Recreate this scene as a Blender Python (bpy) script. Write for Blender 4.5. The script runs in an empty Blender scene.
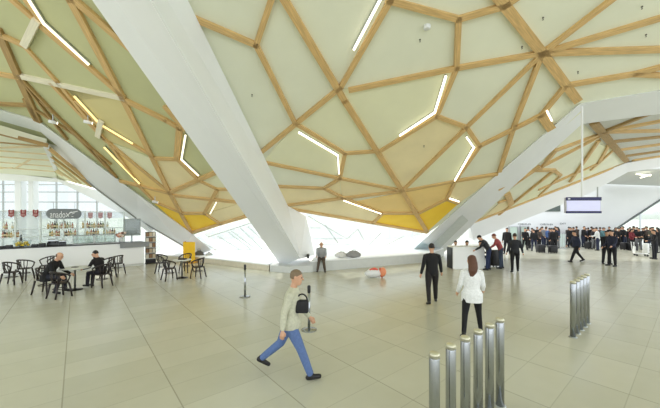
import bpy, bmesh, math, random
from mathutils import Vector, Matrix
random.seed(7)
C = bpy.context.scene.collection
SC = bpy.context.scene
F, HX, HY, H = 304.0, 330.0, 216.0, 2.5
CAM = Vector((0, 0, H))
PI = math.pi
R = math.radians

# ------------------------------------------------------------------ space helpers
def ray(x, y): return Vector(((x-HX)/F, 1.0, (HY-y)/F))
def P(x, y, d): return CAM + ray(x, y)*d                  # point of the hall at depth d
def G(x, y): return P(x, y, H*F/(y-HY))                   # point on the floor
def gd(y): return H*F/(y-HY)
class Plane:
    def __init__(s, a, b, c):
        s.p = a; n = (b-a).cross(c-a).normalized()
        if n.z < 0: n = -n
        s.n = n
    def at(s, x, y, off=0.0):
        q = s.p + s.n*off; r = ray(x, y)
        return CAM + r*((q-CAM).dot(s.n)/r.dot(s.n))
    def z(s, X, Y, off=0.0):
        q = s.p + s.n*off
        return Vector((X, Y, q.z - ((X-q.x)*s.n.x + (Y-q.y)*s.n.y)/s.n.z))

# ------------------------------------------------------------------ materials
MATS = {}
def lin(c):
    return tuple(((v/255)/12.92 if v/255 <= .04045 else ((v/255+.055)/1.055)**2.4) for v in c)
def mat(name, rgb, rough=.6, metal=0.0, spec=.5, var=.06, scale=6.0, bump=0.0, emit=0.0, stretch=None, coat=0.0):
    if name in MATS: return MATS[name]
    m = bpy.data.materials.new(name); m.use_nodes = True
    nt = m.node_tree; b = nt.nodes['Principled BSDF']
    c = lin(rgb)
    tc = nt.nodes.new('ShaderNodeTexCoord'); mp = nt.nodes.new('ShaderNodeMapping')
    nz = nt.nodes.new('ShaderNodeTexNoise'); nz.inputs['Scale'].default_value = scale; nz.inputs['Detail'].default_value = 4
    if stretch: mp.inputs['Scale'].default_value = stretch
    nt.links.new(tc.outputs['Object'], mp.inputs['Vector']); nt.links.new(mp.outputs['Vector'], nz.inputs['Vector'])
    cr = nt.nodes.new('ShaderNodeValToRGB')
    cr.color_ramp.elements[0].position = .3; cr.color_ramp.elements[1].position = .7
    cr.color_ramp.elements[0].color = tuple(max(0, v*(1-var)) for v in c)+(1,)
    cr.color_ramp.elements[1].color = tuple(min(1, v*(1+var)) for v in c)+(1,)
    nt.links.new(nz.outputs['Fac'], cr.inputs['Fac']); nt.links.new(cr.outputs['Color'], b.inputs['Base Color'])
    b.inputs['Roughness'].default_value = rough; b.inputs['Metallic'].default_value = metal
    b.inputs['Specular IOR Level'].default_value = spec
    b.inputs['Coat Weight'].default_value = coat
    if bump:
        bp = nt.nodes.new('ShaderNodeBump'); bp.inputs['Strength'].default_value = bump; bp.inputs['Distance'].default_value = .01
        nt.links.new(nz.outputs['Fac'], bp.inputs['Height']); nt.links.new(bp.outputs['Normal'], b.inputs['Normal'])
    if emit:
        b.inputs['Emission Color'].default_value = c+(1,); b.inputs['Emission Strength'].default_value = emit
    MATS[name] = m
    return m
def glass_mat(name, tint, gloss=.08, alpha=.1):
    if name in MATS: return MATS[name]
    m = bpy.data.materials.new(name); m.use_nodes = True
    nt = m.node_tree; nt.nodes.clear()
    o = nt.nodes.new('ShaderNodeOutputMaterial'); t = nt.nodes.new('ShaderNodeBsdfTransparent')
    g = nt.nodes.new('ShaderNodeBsdfGlossy'); g.inputs['Roughness'].default_value = .05
    d = nt.nodes.new('ShaderNodeBsdfDiffuse'); d.inputs['Color'].default_value = (.8, .85, .85, 1)
    m1 = nt.nodes.new('ShaderNodeMixShader'); m2 = nt.nodes.new('ShaderNodeMixShader')
    nz = nt.nodes.new('ShaderNodeTexNoise'); nz.inputs['Scale'].default_value = 1.5
    mt = nt.nodes.new('ShaderNodeMath'); mt.operation = 'MULTIPLY'; mt.inputs[1].default_value = alpha*2
    t.inputs['Color'].default_value = lin(tint)+(1,)
    m1.inputs['Fac'].default_value = gloss
    nt.links.new(t.outputs[0], m1.inputs[1]); nt.links.new(g.outputs[0], m1.inputs[2])
    nt.links.new(nz.outputs['Fac'], mt.inputs[0]); nt.links.new(mt.outputs[0], m2.inputs['Fac'])
    nt.links.new(m1.outputs[0], m2.inputs[1]); nt.links.new(d.outputs[0], m2.inputs[2])
    nt.links.new(m2.outputs[0], o.inputs['Surface'])
    MATS[name] = m
    return m

WHITE = mat('white_plaster', (235, 238, 241), .55, var=.02, scale=.6)
WHITE2 = mat('white_panel', (241, 243, 245), .5, var=.02, scale=.8)
GREYW = mat('grey_white_panel', (205, 208, 206), .55, var=.03)
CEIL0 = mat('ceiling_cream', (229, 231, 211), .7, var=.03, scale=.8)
CEIL1 = mat('ceiling_pale_yellow', (230, 230, 198), .7, var=.03, scale=.8)
CEIL2 = mat('ceiling_tan', (235, 221, 178), .65, var=.05, scale=1.2)  # panel tan, raised to include glow from light strips and floor
CEIL3 = mat('ceiling_ochre', (238, 208, 140), .65, var=.06, scale=1.2)  # panel ochre with the warm glow of the low ceiling painted in
CEIL4 = mat('ceiling_yellow', (255, 212, 66), .6, var=.05, scale=1.5)  # panel yellow, brightened in colour for the lit low corners
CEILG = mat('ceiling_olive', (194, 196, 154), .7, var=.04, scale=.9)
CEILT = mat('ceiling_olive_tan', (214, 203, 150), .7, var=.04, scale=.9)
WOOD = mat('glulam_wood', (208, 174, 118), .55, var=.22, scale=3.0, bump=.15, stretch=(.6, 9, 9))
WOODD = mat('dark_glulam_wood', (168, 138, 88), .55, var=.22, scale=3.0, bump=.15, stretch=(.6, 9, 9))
WOODP = mat('pale_glulam_wood', (222, 204, 164), .55, var=.14, scale=3.0, bump=.1, stretch=(.6, 9, 9))
WOODW = mat('pale_lit_wood', (232, 226, 205), .5, var=.08, scale=3.0, stretch=(.6, 9, 9))  # white light on a beam painted into the wood; pale joint plates share it
LED = mat('led_diffuser', (255, 248, 226), .4, var=.0, emit=2.6)
LEDW = mat('warm_led_diffuser', (255, 226, 150), .4, var=.0, emit=1.2)
LEDM = mat('soft_led_diffuser', (255, 244, 214), .4, var=.0, emit=1.4)
ALU = mat('brushed_aluminium', (190, 195, 198), .3, metal=.9, var=.05, scale=20)
FRAME = mat('grey_frame', (176, 180, 180), .45, var=.04)
MULL = mat('pale_mullion', (244, 246, 246), .6, var=.02)
CHROME = mat('polished_steel', (168, 172, 175), .13, metal=1.0, var=.03, scale=30)
CHROMET = mat('satin_steel_cap', (215, 212, 190), .35, metal=.7, var=.04, scale=20)
GREYD = mat('dark_grey_metal', (92, 90, 78), .5)
BLACK = mat('black_metal', (24, 24, 26), .45, var=.15)
DARKWOOD = mat('dark_bentwood', (40, 32, 30), .4, var=.2, scale=12, stretch=(1, 1, 6))
GLASS = glass_mat('clear_glass', (246, 250, 250), .06, .05)
GLASS2 = glass_mat('display_glass', (225, 235, 232), .1, .12)
SKIN = mat('skin', (206, 160, 132), .5, var=.06, scale=20)

# ------------------------------------------------------------------ object helpers
def mesh_obj(name, bm, m, parent=None, smooth=False, mw=None):
    me = bpy.data.meshes.new(name)
    bmesh.ops.recalc_face_normals(bm, faces=bm.faces)
    bm.to_mesh(me); bm.free()
    for mm in (m if isinstance(m, (list, tuple)) else [m]): me.materials.append(mm)
    if smooth:
        for p in me.polygons: p.use_smooth = True
    o = bpy.data.objects.new(name, me); C.objects.link(o)
    if mw is not None: o.matrix_world = mw
    if parent is not None: o.parent = parent
    return o
def tag(o, label, cat, group=None):
    o['label'] = label; o['category'] = cat
    if group: o['group'] = group
    return o
def thing(name, label, cat, loc, rz=0.0, group=None):
    o = bpy.data.objects.new(name, None); C.objects.link(o)
    o.location = loc; o.rotation_euler = (0, 0, rz); o.empty_display_size = .1
    return tag(o, label, cat, group)
def struct(o): o['kind'] = 'structure'; return o
def copy_tree(o, parent=None):
    c = o.copy(); C.objects.link(c)
    if parent is not None: c.parent = parent
    for ch in list(o.children): copy_tree(ch, c)
    return c
def box(bm, x0, x1, y0, y1, z0, z1, bev=0.0):
    vs = [bm.verts.new((x, y, z)) for x in (x0, x1) for y in (y0, y1) for z in (z0, z1)]
    fs = [(0,1,3,2),(4,6,7,5),(0,4,5,1),(2,3,7,6),(0,2,6,4),(1,5,7,3)]
    fl = [bm.faces.new([vs[i] for i in f]) for f in fs]
    if bev:
        es = list({e for f in fl for e in f.edges})
        bmesh.ops.bevel(bm, geom=es, offset=bev, segments=2, affect='EDGES', profile=.5)
def slab(bm, pts, vec):
    """prism: polygon pts and the same polygon moved by vec"""
    a = [bm.verts.new(p) for p in pts]; b = [bm.verts.new(Vector(p)+vec) for p in pts]
    bm.faces.new(a); bm.faces.new(list(reversed(b))); n = len(a)
    for i in range(n): bm.faces.new((a[i], a[(i+1) % n], b[(i+1) % n], b[i]))
def slab_obj(name, pts, vec, m, parent=None):
    bm = bmesh.new(); slab(bm, pts, vec); bmesh.ops.triangulate(bm, faces=bm.faces)
    return mesh_obj(name, bm, m, parent)
def loft(bm, secs, cap=True):
    """rings of points -> skin"""
    rs = [[bm.verts.new(p) for p in s] for s in secs]; n = len(rs[0])
    for a, b in zip(rs, rs[1:]):
        for i in range(n): bm.faces.new((a[i], a[(i+1) % n], b[(i+1) % n], b[i]))
    if cap: bm.faces.new(list(reversed(rs[0]))); bm.faces.new(rs[-1])
def tube(bm, pts, rad, n=8, up=Vector((0, 0, 1)), rb=None, round_end=False):
    pts = [Vector(p) for p in pts]
    if not isinstance(rad, (list, tuple)): rad = [rad]*len(pts)
    rb = rb or rad
    if round_end:
        t0 = (pts[0]-pts[1]).normalized(); t1 = (pts[-1]-pts[-2]).normalized()
        p2, r2, q2 = [], [], []
        for k, c in ((.8, .55), (.45, .87)): p2.append(pts[0]+t0*rad[0]*k); r2.append(rad[0]*c); q2.append(rb[0]*c)
        e2, er, eq = [], [], []
        for k, c in ((.45, .87), (.8, .55)): e2.append(pts[-1]+t1*rad[-1]*k); er.append(rad[-1]*c); eq.append(rb[-1]*c)
        pts = p2+pts+e2; rad = r2+list(rad)+er; rb = q2+list(rb)+eq
    secs = []; a = None
    for i, p in enumerate(pts):
        t = (pts[min(i+1, len(pts)-1)]-pts[max(i-1, 0)]).normalized()
        if a is None:
            u = up if abs(t.dot(up)) < .95 else Vector((0, 1, 0))
            a = t.cross(u).normalized()
        else: a = (a - t*a.dot(t)).normalized()
        b = a.cross(t).normalized()
        secs.append([p + a*math.cos(2*PI*k/n)*rad[i] + b*math.sin(2*PI*k/n)*rb[i] for k in range(n)])
    loft(bm, secs)
def lathe(bm, prof, n=20, c=(0, 0, 0)):
    secs = [[Vector((c[0]+r*math.cos(2*PI*k/n), c[1]+r*math.sin(2*PI*k/n), c[2]+z)) for k in range(n)] for r, z in prof]
    loft(bm, secs)
def ell(bm, c, rx, ry, rz, m3=None, n=12, mm=8):
    secs = []
    for j in range(mm+1):
        th = -PI/2+PI*(j+.02 if j == 0 else j-.02 if j == mm else j)/mm
        ring = []
        for k in range(n):
            v = Vector((rx*math.cos(th)*math.cos(2*PI*k/n), ry*math.cos(th)*math.sin(2*PI*k/n), rz*math.sin(th)))
            ring.append(Vector(c)+(m3 @ v if m3 else v))
        secs.append(ring)
    loft(bm, secs)
def bar(name, a, b, w, h, n, m, parent, bev=0.0):
    """beam from a to b, bottom face on a-b, height h along n, own axes along its length"""
    x = (b-a); L = x.length; x.normalize()
    z = (n - x*n.dot(x)).normalized(); y = z.cross(x)
    mw = Matrix(((x.x, y.x, z.x, a.x), (x.y, y.y, z.y, a.y), (x.z, y.z, z.z, a.z), (0, 0, 0, 1)))
    bm = bmesh.new(); box(bm, -w*.3, L+w*.3, -w/2, w/2, 0, h, bev)
    o = mesh_obj(name, bm, m, None, mw=mw)
    if parent is not None: o.parent = parent
    return o
def text_mesh(s, size, ext=.004):
    cu = bpy.data.curves.new('lettering', 'FONT'); cu.body = s; cu.size = size; cu.extrude = ext
    cu.align_x = 'CENTER'; cu.align_y = 'CENTER'
    o = bpy.data.objects.new('lettering', cu); C.objects.link(o)
    dg = bpy.context.evaluated_depsgraph_get()
    me = bpy.data.meshes.new_from_object(o.evaluated_get(dg))
    bpy.data.objects.remove(o)
    return me
def text_obj(name, s, size, loc, rz, m, parent=None, width=None):
    me = text_mesh(s, size); me.materials.append(m)
    o = bpy.data.objects.new(name, me); C.objects.link(o)
    sx = 1.0
    if width:
        xs = [v.co.x for v in me.vertices]; sx = width/(max(xs)-min(xs))
    for v in me.vertices: v.co.x *= sx
    o.location = loc; o.rotation_euler = (PI/2, 0, rz)
    if parent is not None: o.parent = parent
    return o

# ------------------------------------------------------------------ camera, world, sun
cd = bpy.data.cameras.new('camera'); cam = bpy.data.objects.new('camera', cd); C.objects.link(cam)
cam.location = CAM; cam.rotation_euler = (PI/2, 0, 0)
cd.sensor_width = 36; cd.lens = 36*F/660; cd.shift_y = (HY-204)/660; cd.clip_end = 2000; cd.clip_start = .05
SC.camera = cam
w = bpy.data.worlds.new('sky'); SC.world = w; w.use_nodes = True
bg = w.node_tree.nodes['Background']; bg.inputs['Color'].default_value = (.93, .97, 1, 1); bg.inputs['Strength'].default_value = 1.25
wn = w.node_tree; tcw = wn.nodes.new('ShaderNodeTexCoord'); dp = wn.nodes.new('ShaderNodeVectorMath'); dp.operation = 'DOT_PRODUCT'
dp.inputs[1].default_value = Vector((.72, -.68, .15)).normalized(); mr = wn.nodes.new('ShaderNodeMapRange')
mr.inputs['From Min'].default_value = -1; mr.inputs['From Max'].default_value = 1; mr.inputs['To Min'].default_value = 1.15; mr.inputs['To Max'].default_value = 2.1
wn.links.new(tcw.outputs['Generated'], dp.inputs[0]); wn.links.new(dp.outputs['Value'], mr.inputs['Value']); wn.links.new(mr.outputs[0], bg.inputs['Strength'])
sd = bpy.data.lights.new('sun', 'SUN'); so = bpy.data.objects.new('sun', sd); C.objects.link(so)
sd.energy = 2.5; sd.angle = R(2); sd.color = (1, .97, .9)
so.rotation_euler = Vector((-.15, 1, -1.15)).normalized().to_track_quat('-Z', 'Y').to_euler()
so.rotation_euler = Vector((.75, -1, -1.0)).to_track_quat('-Z', 'Y').to_euler()
SC.view_settings.view_transform = 'Standard'; SC.view_settings.look = 'None'
SC.view_settings.exposure = 0.09; SC.view_settings.gamma = 1; SC.view_settings.use_curve_mapping = False
SC.cycles.max_bounces = 10; SC.cycles.diffuse_bounces = 6; SC.cycles.transparent_max_bounces = 16
SC.cycles.caustics_reflective = False; SC.cycles.caustics_refractive = False; SC.cycles.sample_clamp_indirect = 6

# ------------------------------------------------------------------ floor
AX = R(39.8)
E2 = Vector((math.cos(AX), math.sin(AX), 0)); E1 = Vector((-math.sin(AX), math.cos(AX), 0))
def floor_material():
    m = bpy.data.materials.new('stone_tiles'); m.use_nodes = True
    nt = m.node_tree; b = nt.nodes['Principled BSDF']; L = nt.links.new
    tc = nt.nodes.new('ShaderNodeTexCoord'); sp = nt.nodes.new('ShaderNodeSeparateXYZ'); L(tc.outputs['Object'], sp.inputs[0])
    def M(op, a, b_=None):
        n = nt.nodes.new('ShaderNodeMath'); n.operation = op
        for i, v in enumerate((a, b_)):
            if v is None: continue
            if isinstance(v, (int, float)): n.inputs[i].default_value = v
            else: L(v, n.inputs[i])
        return n.outputs[0]
    def joint(src, off, size, wd):
        u = M('DIVIDE', M('SUBTRACT', src, off), size)
        fr = M('FRACT', u); d = M('MULTIPLY', M('MINIMUM', fr, M('SUBTRACT', 1.0, fr)), size)
        return M('LESS_THAN', d, wd), M('FLOOR', u)
    j1, i1 = joint(sp.outputs[0], 1.07, 1.22, .0085)
    j2, i2 = joint(sp.outputs[1], 1.21, .62, .006)
    cb = nt.nodes.new('ShaderNodeCombineXYZ'); L(i1, cb.inputs[0]); L(i2, cb.inputs[1])
    wn = nt.nodes.new('ShaderNodeTexWhiteNoise'); wn.noise_dimensions = '2D'; L(cb.outputs[0], wn.inputs['Vector'])
    nz = nt.nodes.new('ShaderNodeTexNoise'); nz.inputs['Scale'].default_value = 2.5; nz.inputs['Detail'].default_value = 5
    L(tc.outputs['Object'], nz.inputs['Vector'])
    v = M('ADD', M('MULTIPLY', wn.outputs['Value'], .45), M('MULTIPLY', nz.outputs['Fac'], .5))
    cr = nt.nodes.new('ShaderNodeValToRGB'); L(v, cr.inputs['Fac'])
    cr.color_ramp.elements[0].color = lin((189, 188, 171))+(1,); cr.color_ramp.elements[1].color = lin((206, 205, 189))+(1,)
    mx = nt.nodes.new('ShaderNodeMix'); mx.data_type = 'RGBA'
    L(M('MAXIMUM', M('MULTIPLY', j1, .45), M('MULTIPLY', j2, .24)), mx.inputs['Factor'])
    L(cr.outputs['Color'], mx.inputs['A']); mx.inputs['B'].default_value = lin((110, 104, 84))+(1,)
    L(mx.outputs['Result'], b.inputs['Base Color'])
    rr = M('ADD', M('MULTIPLY', nz.outputs['Fac'], .1), .17); L(rr, b.inputs['Roughness'])
    b.inputs['Specular IOR Level'].default_value = .5
    return m
bm = bmesh.new(); box(bm, -60, 60, -30, 60, -.2, 0)
# cut to a fan that covers the hall only
fl = mesh_obj('floor', bm, floor_material()); fl.rotation_euler = (0, 0, AX); struct(fl)

# ------------------------------------------------------------------ ceiling planes
PR = Plane(P(430, 235, 17), P(285, 208, 14.4), P(185, 0, 7.2))
PL = Plane(P(192, 234, 17), P(246, 217, 14.3), P(92, 0, 7.3))
PC = Plane(P(582, 124, 11), P(626, 163, 19), P(474, 223, 17.5))
PD = Plane(P(582, 124, 11), P(626, 163, 19), P(760, 141, 19))
PA = Plane(P(45, 147, 12.3), P(57, 178, 18.5), P(-40, 171, 18.5))
PB = Plane(P(45, 147, 12.3), P(57, 178, 18.5), P(97, 189, 15.5))
REC = .1
def px_slab(name, pl, pts, m, parent=None, off=REC, th=.3, extra=()):
    return slab_obj(name, [pl.at(x, y, off) for x, y in pts]+list(extra), pl.n*th, m, parent)
def panel(parent, pl, pts, m):
    slab_obj('panel', [pl.at(x, y, REC-.03) for x, y in pts], pl.n*.035, m, parent)
def beams(parent, pl, lst, m=WOOD, w=.145, h=.14):
    for q in lst:
        x0, y0, x1, y1 = q[:4]; ww = q[4] if len(q) > 4 else w; mm = q[5] if len(q) > 5 else m
        bar('beam', pl.at(x0, y0), pl.at(x1, y1), ww, h, pl.n, mm, parent)
NLED = 0
def leds(pl, lst, m, where, w=.05):
    """lst: list of (list of pixel points, label)"""
    for pts, label in lst:
        q = [pl.at(x, y, -.02) for x, y in pts]
        root = thing('ceiling_light', label, 'light', q[0], 0, where)
        bpy.context.view_layer.update()
        for a, b in zip(q, q[1:]):
            o = bar('diffuser', a, b, w, .05, pl.n, m, None); o.parent = root; o.matrix_parent_inverse = root.matrix_world.inverted()
            h = bar('housing', a+pl.n*.05, b+pl.n*.05, w*1.3, .06, pl.n, ALU, None); h.parent = root; h.matrix_parent_inverse = root.matrix_world.inverted()

# --- right hand facet (centre of the picture)
ce = px_slab('ceiling', PR, [(277, 206), (427, 234), (462, 208), (506, 176), (584, 110), (800, 76)], CEIL0,
             extra=[PR.z(17, 1, REC), PR.z(-5.6, 1, REC)]); struct(ce)
S = .2
beams(ce, PR, [
 (195,20,256,46),(256,46,272,-2),(256,46,295,124),(271,-22,345,102,S),(345,102,402,191,S),(402,191,427,232,S),
 (260,154,341,88),(341,88,392,-1),(388,1,459,20),(459,20,505,7),(505,7,520,-3),(459,20,457,69),
 (350,91,457,69),(457,69,543,54),(457,69,437,117),(490,-13,543,54,.24),(543,54,578,101,.24),
 (543,54,616,-2),(543,54,665,18),(543,54,700,49,.17),(543,54,467,128),(543,54,515,126),(515,126,500,172),
 (569,86,635,75,.15),(635,75,700,58,.15),(635,75,700,78,.15),(566,87,542,116,.16),
 (295,124,345,154),(345,154,376,152),(345,154,340,179),(380,152,437,117),(437,117,467,128),
 (467,128,404,190),(467,128,480,147),(480,147,542,116),(480,147,455,182),(542,116,551,129,.28),
 (264,163,340,179),(340,179,401,191),(277,187,324,189),(324,189,340,179),(324,189,342,198),(342,198,382,214),
 (287,206,342,199),(342,199,402,192),(402,192,455,182),(455,182,497,175),(455,182,447,200),
 (382,214,415,214),(419,214,447,200),(447,200,458,204),(382,215,373,224),
 (287,209,427,233,.16)])
for pts, m in [
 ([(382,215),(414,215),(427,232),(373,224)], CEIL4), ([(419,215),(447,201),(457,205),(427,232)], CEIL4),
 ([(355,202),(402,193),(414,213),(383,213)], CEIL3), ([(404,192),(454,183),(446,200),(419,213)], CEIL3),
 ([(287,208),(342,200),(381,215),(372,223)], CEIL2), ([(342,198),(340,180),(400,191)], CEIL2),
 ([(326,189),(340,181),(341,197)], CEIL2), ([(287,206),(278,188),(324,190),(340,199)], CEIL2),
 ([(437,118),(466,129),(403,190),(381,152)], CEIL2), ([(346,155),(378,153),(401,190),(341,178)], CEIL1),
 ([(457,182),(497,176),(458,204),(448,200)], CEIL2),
 ([(342,90),(456,70),(437,116),(380,151)], CEIL1), ([(296,124),(344,153),(340,178),(263,162)], CEIL1),
 ([(296,123),(341,89),(379,151),(346,153)], CEIL1), ([(265,164),(339,180),(324,188),(277,187)], CEIL0),
 ([(405,189),(467,129),(479,147),(455,181)], CEIL1), ([(457,70),(541,55),(467,127),(438,117)], CEIL0),
 ]: panel(ce, PR, pts, m)
leds(PR, [
 ([(381,-1),(354,50)], 'straight bright light strip beside the beam at the top centre of the ceiling'),
 ([(299,133),(338,156),(339,174)], 'hook-shaped bright light strip between the beams just right of the big slanted column'),
 ([(446,77),(435,113),(400,136)], 'long bent light strip at the middle of the central ceiling'),
 ([(467,138),(474,148),(455,181)], 'bent light strip along the short beams above the slanted column panel on the right'),
 ([(344,201),(381,214)], 'light strip beside the beam above the low tan ceiling panel at centre'),
 ([(450,199),(459,202)], 'very short light strip at the tip of the yellow panel on the right'),
 ([(547,111),(552,121)], 'short light strip on the wooden block near the right slanted column'),
 ], LED, 'linear light strips of the central ceiling')

# --- left hand facet
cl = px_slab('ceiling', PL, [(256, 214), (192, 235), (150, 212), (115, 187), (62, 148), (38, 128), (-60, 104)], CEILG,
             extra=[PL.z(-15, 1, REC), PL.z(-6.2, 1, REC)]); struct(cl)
beams(cl, PL, [
 (10,0,39,25,.14),(22,-4,42,25,.14),(39,26,122,97,.17),(42,-45,69,0,.2),(69,0,122,99,.2),(122,99,151,157,.2),(151,157,169,193,.2),(169,193,191,233,.2),
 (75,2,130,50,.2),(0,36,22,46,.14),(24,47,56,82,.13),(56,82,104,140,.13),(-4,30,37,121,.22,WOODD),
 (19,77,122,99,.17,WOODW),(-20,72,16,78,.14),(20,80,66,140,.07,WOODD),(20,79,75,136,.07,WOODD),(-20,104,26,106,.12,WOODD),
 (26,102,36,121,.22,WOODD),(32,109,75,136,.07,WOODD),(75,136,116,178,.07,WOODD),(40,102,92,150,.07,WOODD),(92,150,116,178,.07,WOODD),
 (50,84,104,140,.12),(76,102,100,126,.14),(100,126,151,156,.14),(104,140,169,193,.16),
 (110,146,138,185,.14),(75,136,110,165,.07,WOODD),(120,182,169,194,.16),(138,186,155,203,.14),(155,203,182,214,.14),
 (122,100,165,121,.17),(165,108,184,130,.17),(165,121,180,130,.15),(179,128,176,160,.2),(153,159,177,160,.16),(177,160,198,181,.16),
 (169,193,218,172,.18),(198,181,217,190,.14),(217,190,243,190,.14),(217,190,204,214,.16),(172,196,238,203,.16),
 (180,214,204,214,.16),(204,214,221,225,.14),(191,233,246,217,.16)], w=.13)
for pts, m in [
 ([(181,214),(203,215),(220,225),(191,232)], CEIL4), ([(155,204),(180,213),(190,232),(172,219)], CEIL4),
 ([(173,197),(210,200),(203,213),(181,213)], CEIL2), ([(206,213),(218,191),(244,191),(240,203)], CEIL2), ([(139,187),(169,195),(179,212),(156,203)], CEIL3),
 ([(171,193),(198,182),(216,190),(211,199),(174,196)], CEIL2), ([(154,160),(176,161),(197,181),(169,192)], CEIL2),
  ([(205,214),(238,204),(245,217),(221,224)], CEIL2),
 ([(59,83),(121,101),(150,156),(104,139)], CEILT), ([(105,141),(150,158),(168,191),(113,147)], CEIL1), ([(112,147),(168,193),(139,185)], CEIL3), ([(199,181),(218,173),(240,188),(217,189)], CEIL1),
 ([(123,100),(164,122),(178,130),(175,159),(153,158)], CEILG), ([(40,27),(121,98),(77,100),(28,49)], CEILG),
 ]: panel(cl, PL, pts, m)
for x0, y0, x1, y1 in [(35,22,23,46),(100,123,97,137)]:
    bar('joint_plate', PL.at(x0, y0, -.06), PL.at(x1, y1, -.06), .17, .1, PL.n, WOODW, cl)
leds(PL, [
 ([(27,-1),(43,24),(88,65)], 'long bent light strip at the top left corner of the ceiling'),
 ([(185,136),(181,160),(198,176)], 'hook-shaped light strip just left of the big slanted column'),
 ([(216,203),(210,214)], 'short light strip near the low yellow ceiling corner left of the big column'),
 ], LEDM, 'linear light strips of the left ceiling')
leds(PL, [
 ([(74,97),(100,125),(132,144)], 'long bent warm light strip in the middle of the left ceiling'),
 ([(104,148),(139,184)], 'straight warm light strip low on the left ceiling above the cafe'),
 ], LEDW, 'warm light strips of the left ceiling', .045)

# --- unseen roof over the near hall, added to cut light and deepen contrast
bm = bmesh.new(); box(bm, -18, 22, -11, 1.05, 12.2, 12.5); struct(mesh_obj('ceiling', bm, CEIL0))
# --- outer facets
cc = px_slab('ceiling', PC, [(474,223),(506,193),(536,170),(567,137),(582,123),(626,163)], CEIL0); struct(cc)
beams(cc, PC, [(604,134,555,152),(601,137,500,190),(599,142,571,182),(611,143,599,164),(599,164,540,190),(615,150,592,170),
 (540,168,514,186),(536,171,555,171),(555,171,561,176),(555,171,500,215),(561,176,540,196),(556,152,541,170),
 (508,195,512,205,.3),(500,203,509,200),(474,223,626,164,.16)], w=.16)
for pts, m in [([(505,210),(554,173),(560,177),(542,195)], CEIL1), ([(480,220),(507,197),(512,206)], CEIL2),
               ([(571,182),(598,144),(614,150),(596,170)], CEIL1)]: panel(cc, PC, pts, m)
cdd = px_slab('ceiling', PD, [(582,123),(626,163),(800,134),(800,86)], GREYW); struct(cdd)
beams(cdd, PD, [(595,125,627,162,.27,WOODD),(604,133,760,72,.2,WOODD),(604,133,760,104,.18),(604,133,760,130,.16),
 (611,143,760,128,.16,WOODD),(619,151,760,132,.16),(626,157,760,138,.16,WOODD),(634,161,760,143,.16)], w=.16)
ca = px_slab('ceiling', PA, [(45,146),(57,178),(-90,168),(-90,108)], CEIL0, off=.04); struct(ca)
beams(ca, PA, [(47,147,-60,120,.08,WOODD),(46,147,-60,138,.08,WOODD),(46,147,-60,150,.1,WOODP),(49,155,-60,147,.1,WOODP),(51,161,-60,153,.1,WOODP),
 (53,167,-60,158,.1,WOODP),(55,172,-60,163,.1,WOODP),(15,169,30,160,.08,WOODP),(12,168,-60,174,.08,WOODP)], w=.1)
bar('tie_beam', PA.at(46,148,-.02), PA.at(56,171,-.02), .16, .14, PA.n, WHITE, ca)
cb_ = px_slab('ceiling', PB, [(45,147),(97,189),(57,178)], CEIL1); struct(cb_)
beams(cb_, PB, [(48,150,95,188,.09),(50,157,90,187,.08),(53,163,80,184,.08,WOODP),(55,170,75,183,.1,WOODP),(55,172,62,176,.1,WOODP)], w=.1)

# --- small ceiling fixtures
for x, y, lab in [(252,95,'small black sprinkler on the pale panel right of the big slanted column'),(420,40,'small black sprinkler on the upper central ceiling panel'),
                  (543,18,'small black sprinkler on the ceiling panel above the fan of beams'),(522,47,'small black sprinkler just left of the heavy beam crossing on the right'),
                  (578,72,'small black sprinkler below the fan of beams on the right ceiling'),(646,35,'small black sprinkler between the upper fan beams at the right edge'),
                  (424,146,'small black sprinkler on the tan central ceiling panel'),(642,7,'small black sprinkler near the top right corner')]:
    bm = bmesh.new(); lathe(bm, [(.012, -.1), (.035, -.095), (.035, -.085), (.014, -.075), (.014, -.02), (.04, -.012), (.04, .035)], 10)
    o = mesh_obj('sprinkler', bm, GREYD); o.scale = (.55, .55, .55); o.location = PR.at(x, y, REC-.06); tag(o, lab, 'sprinkler', 'ceiling sprinklers')
bm = bmesh.new(); lathe(bm, [(.05, -.06), (.08, -.05), (.09, -.02), (.09, .04)], 16)
o = mesh_obj('smoke_detector', bm, WHITE); o.location = PR.at(427, 27, REC-.05); tag(o, 'round white smoke detector on the upper central ceiling panel', 'detector')
for x, y, lab in [(53,121,'white cylindrical spotlight under the left ceiling, nearer the left edge'),(88,121,'white cylindrical spotlight under the left ceiling beside the warm light strip'),
                  (155,201,'small white spotlight at the yellow corner of the left ceiling')]:
    r = thing('spotlight', lab, 'spotlight', PL.at(x, y, -.1), R(30), 'spotlights of the left ceiling')
    bm = bmesh.new(); tube(bm, [(-.12, 0, -.02), (.12, 0, -.06)], .06, 12); mesh_obj('lamp_housing', bm, WHITE, r, True)
    bm = bmesh.new(); tube(bm, [(.115, 0, -.06), (.128, 0, -.062)], .048, 12); mesh_obj('lens', bm, LED, r)
    bm = bmesh.new(); tube(bm, [(0, 0, 0), (0, 0, .26)], .018, 8); mesh_obj('bracket', bm, ALU, r)

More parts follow.
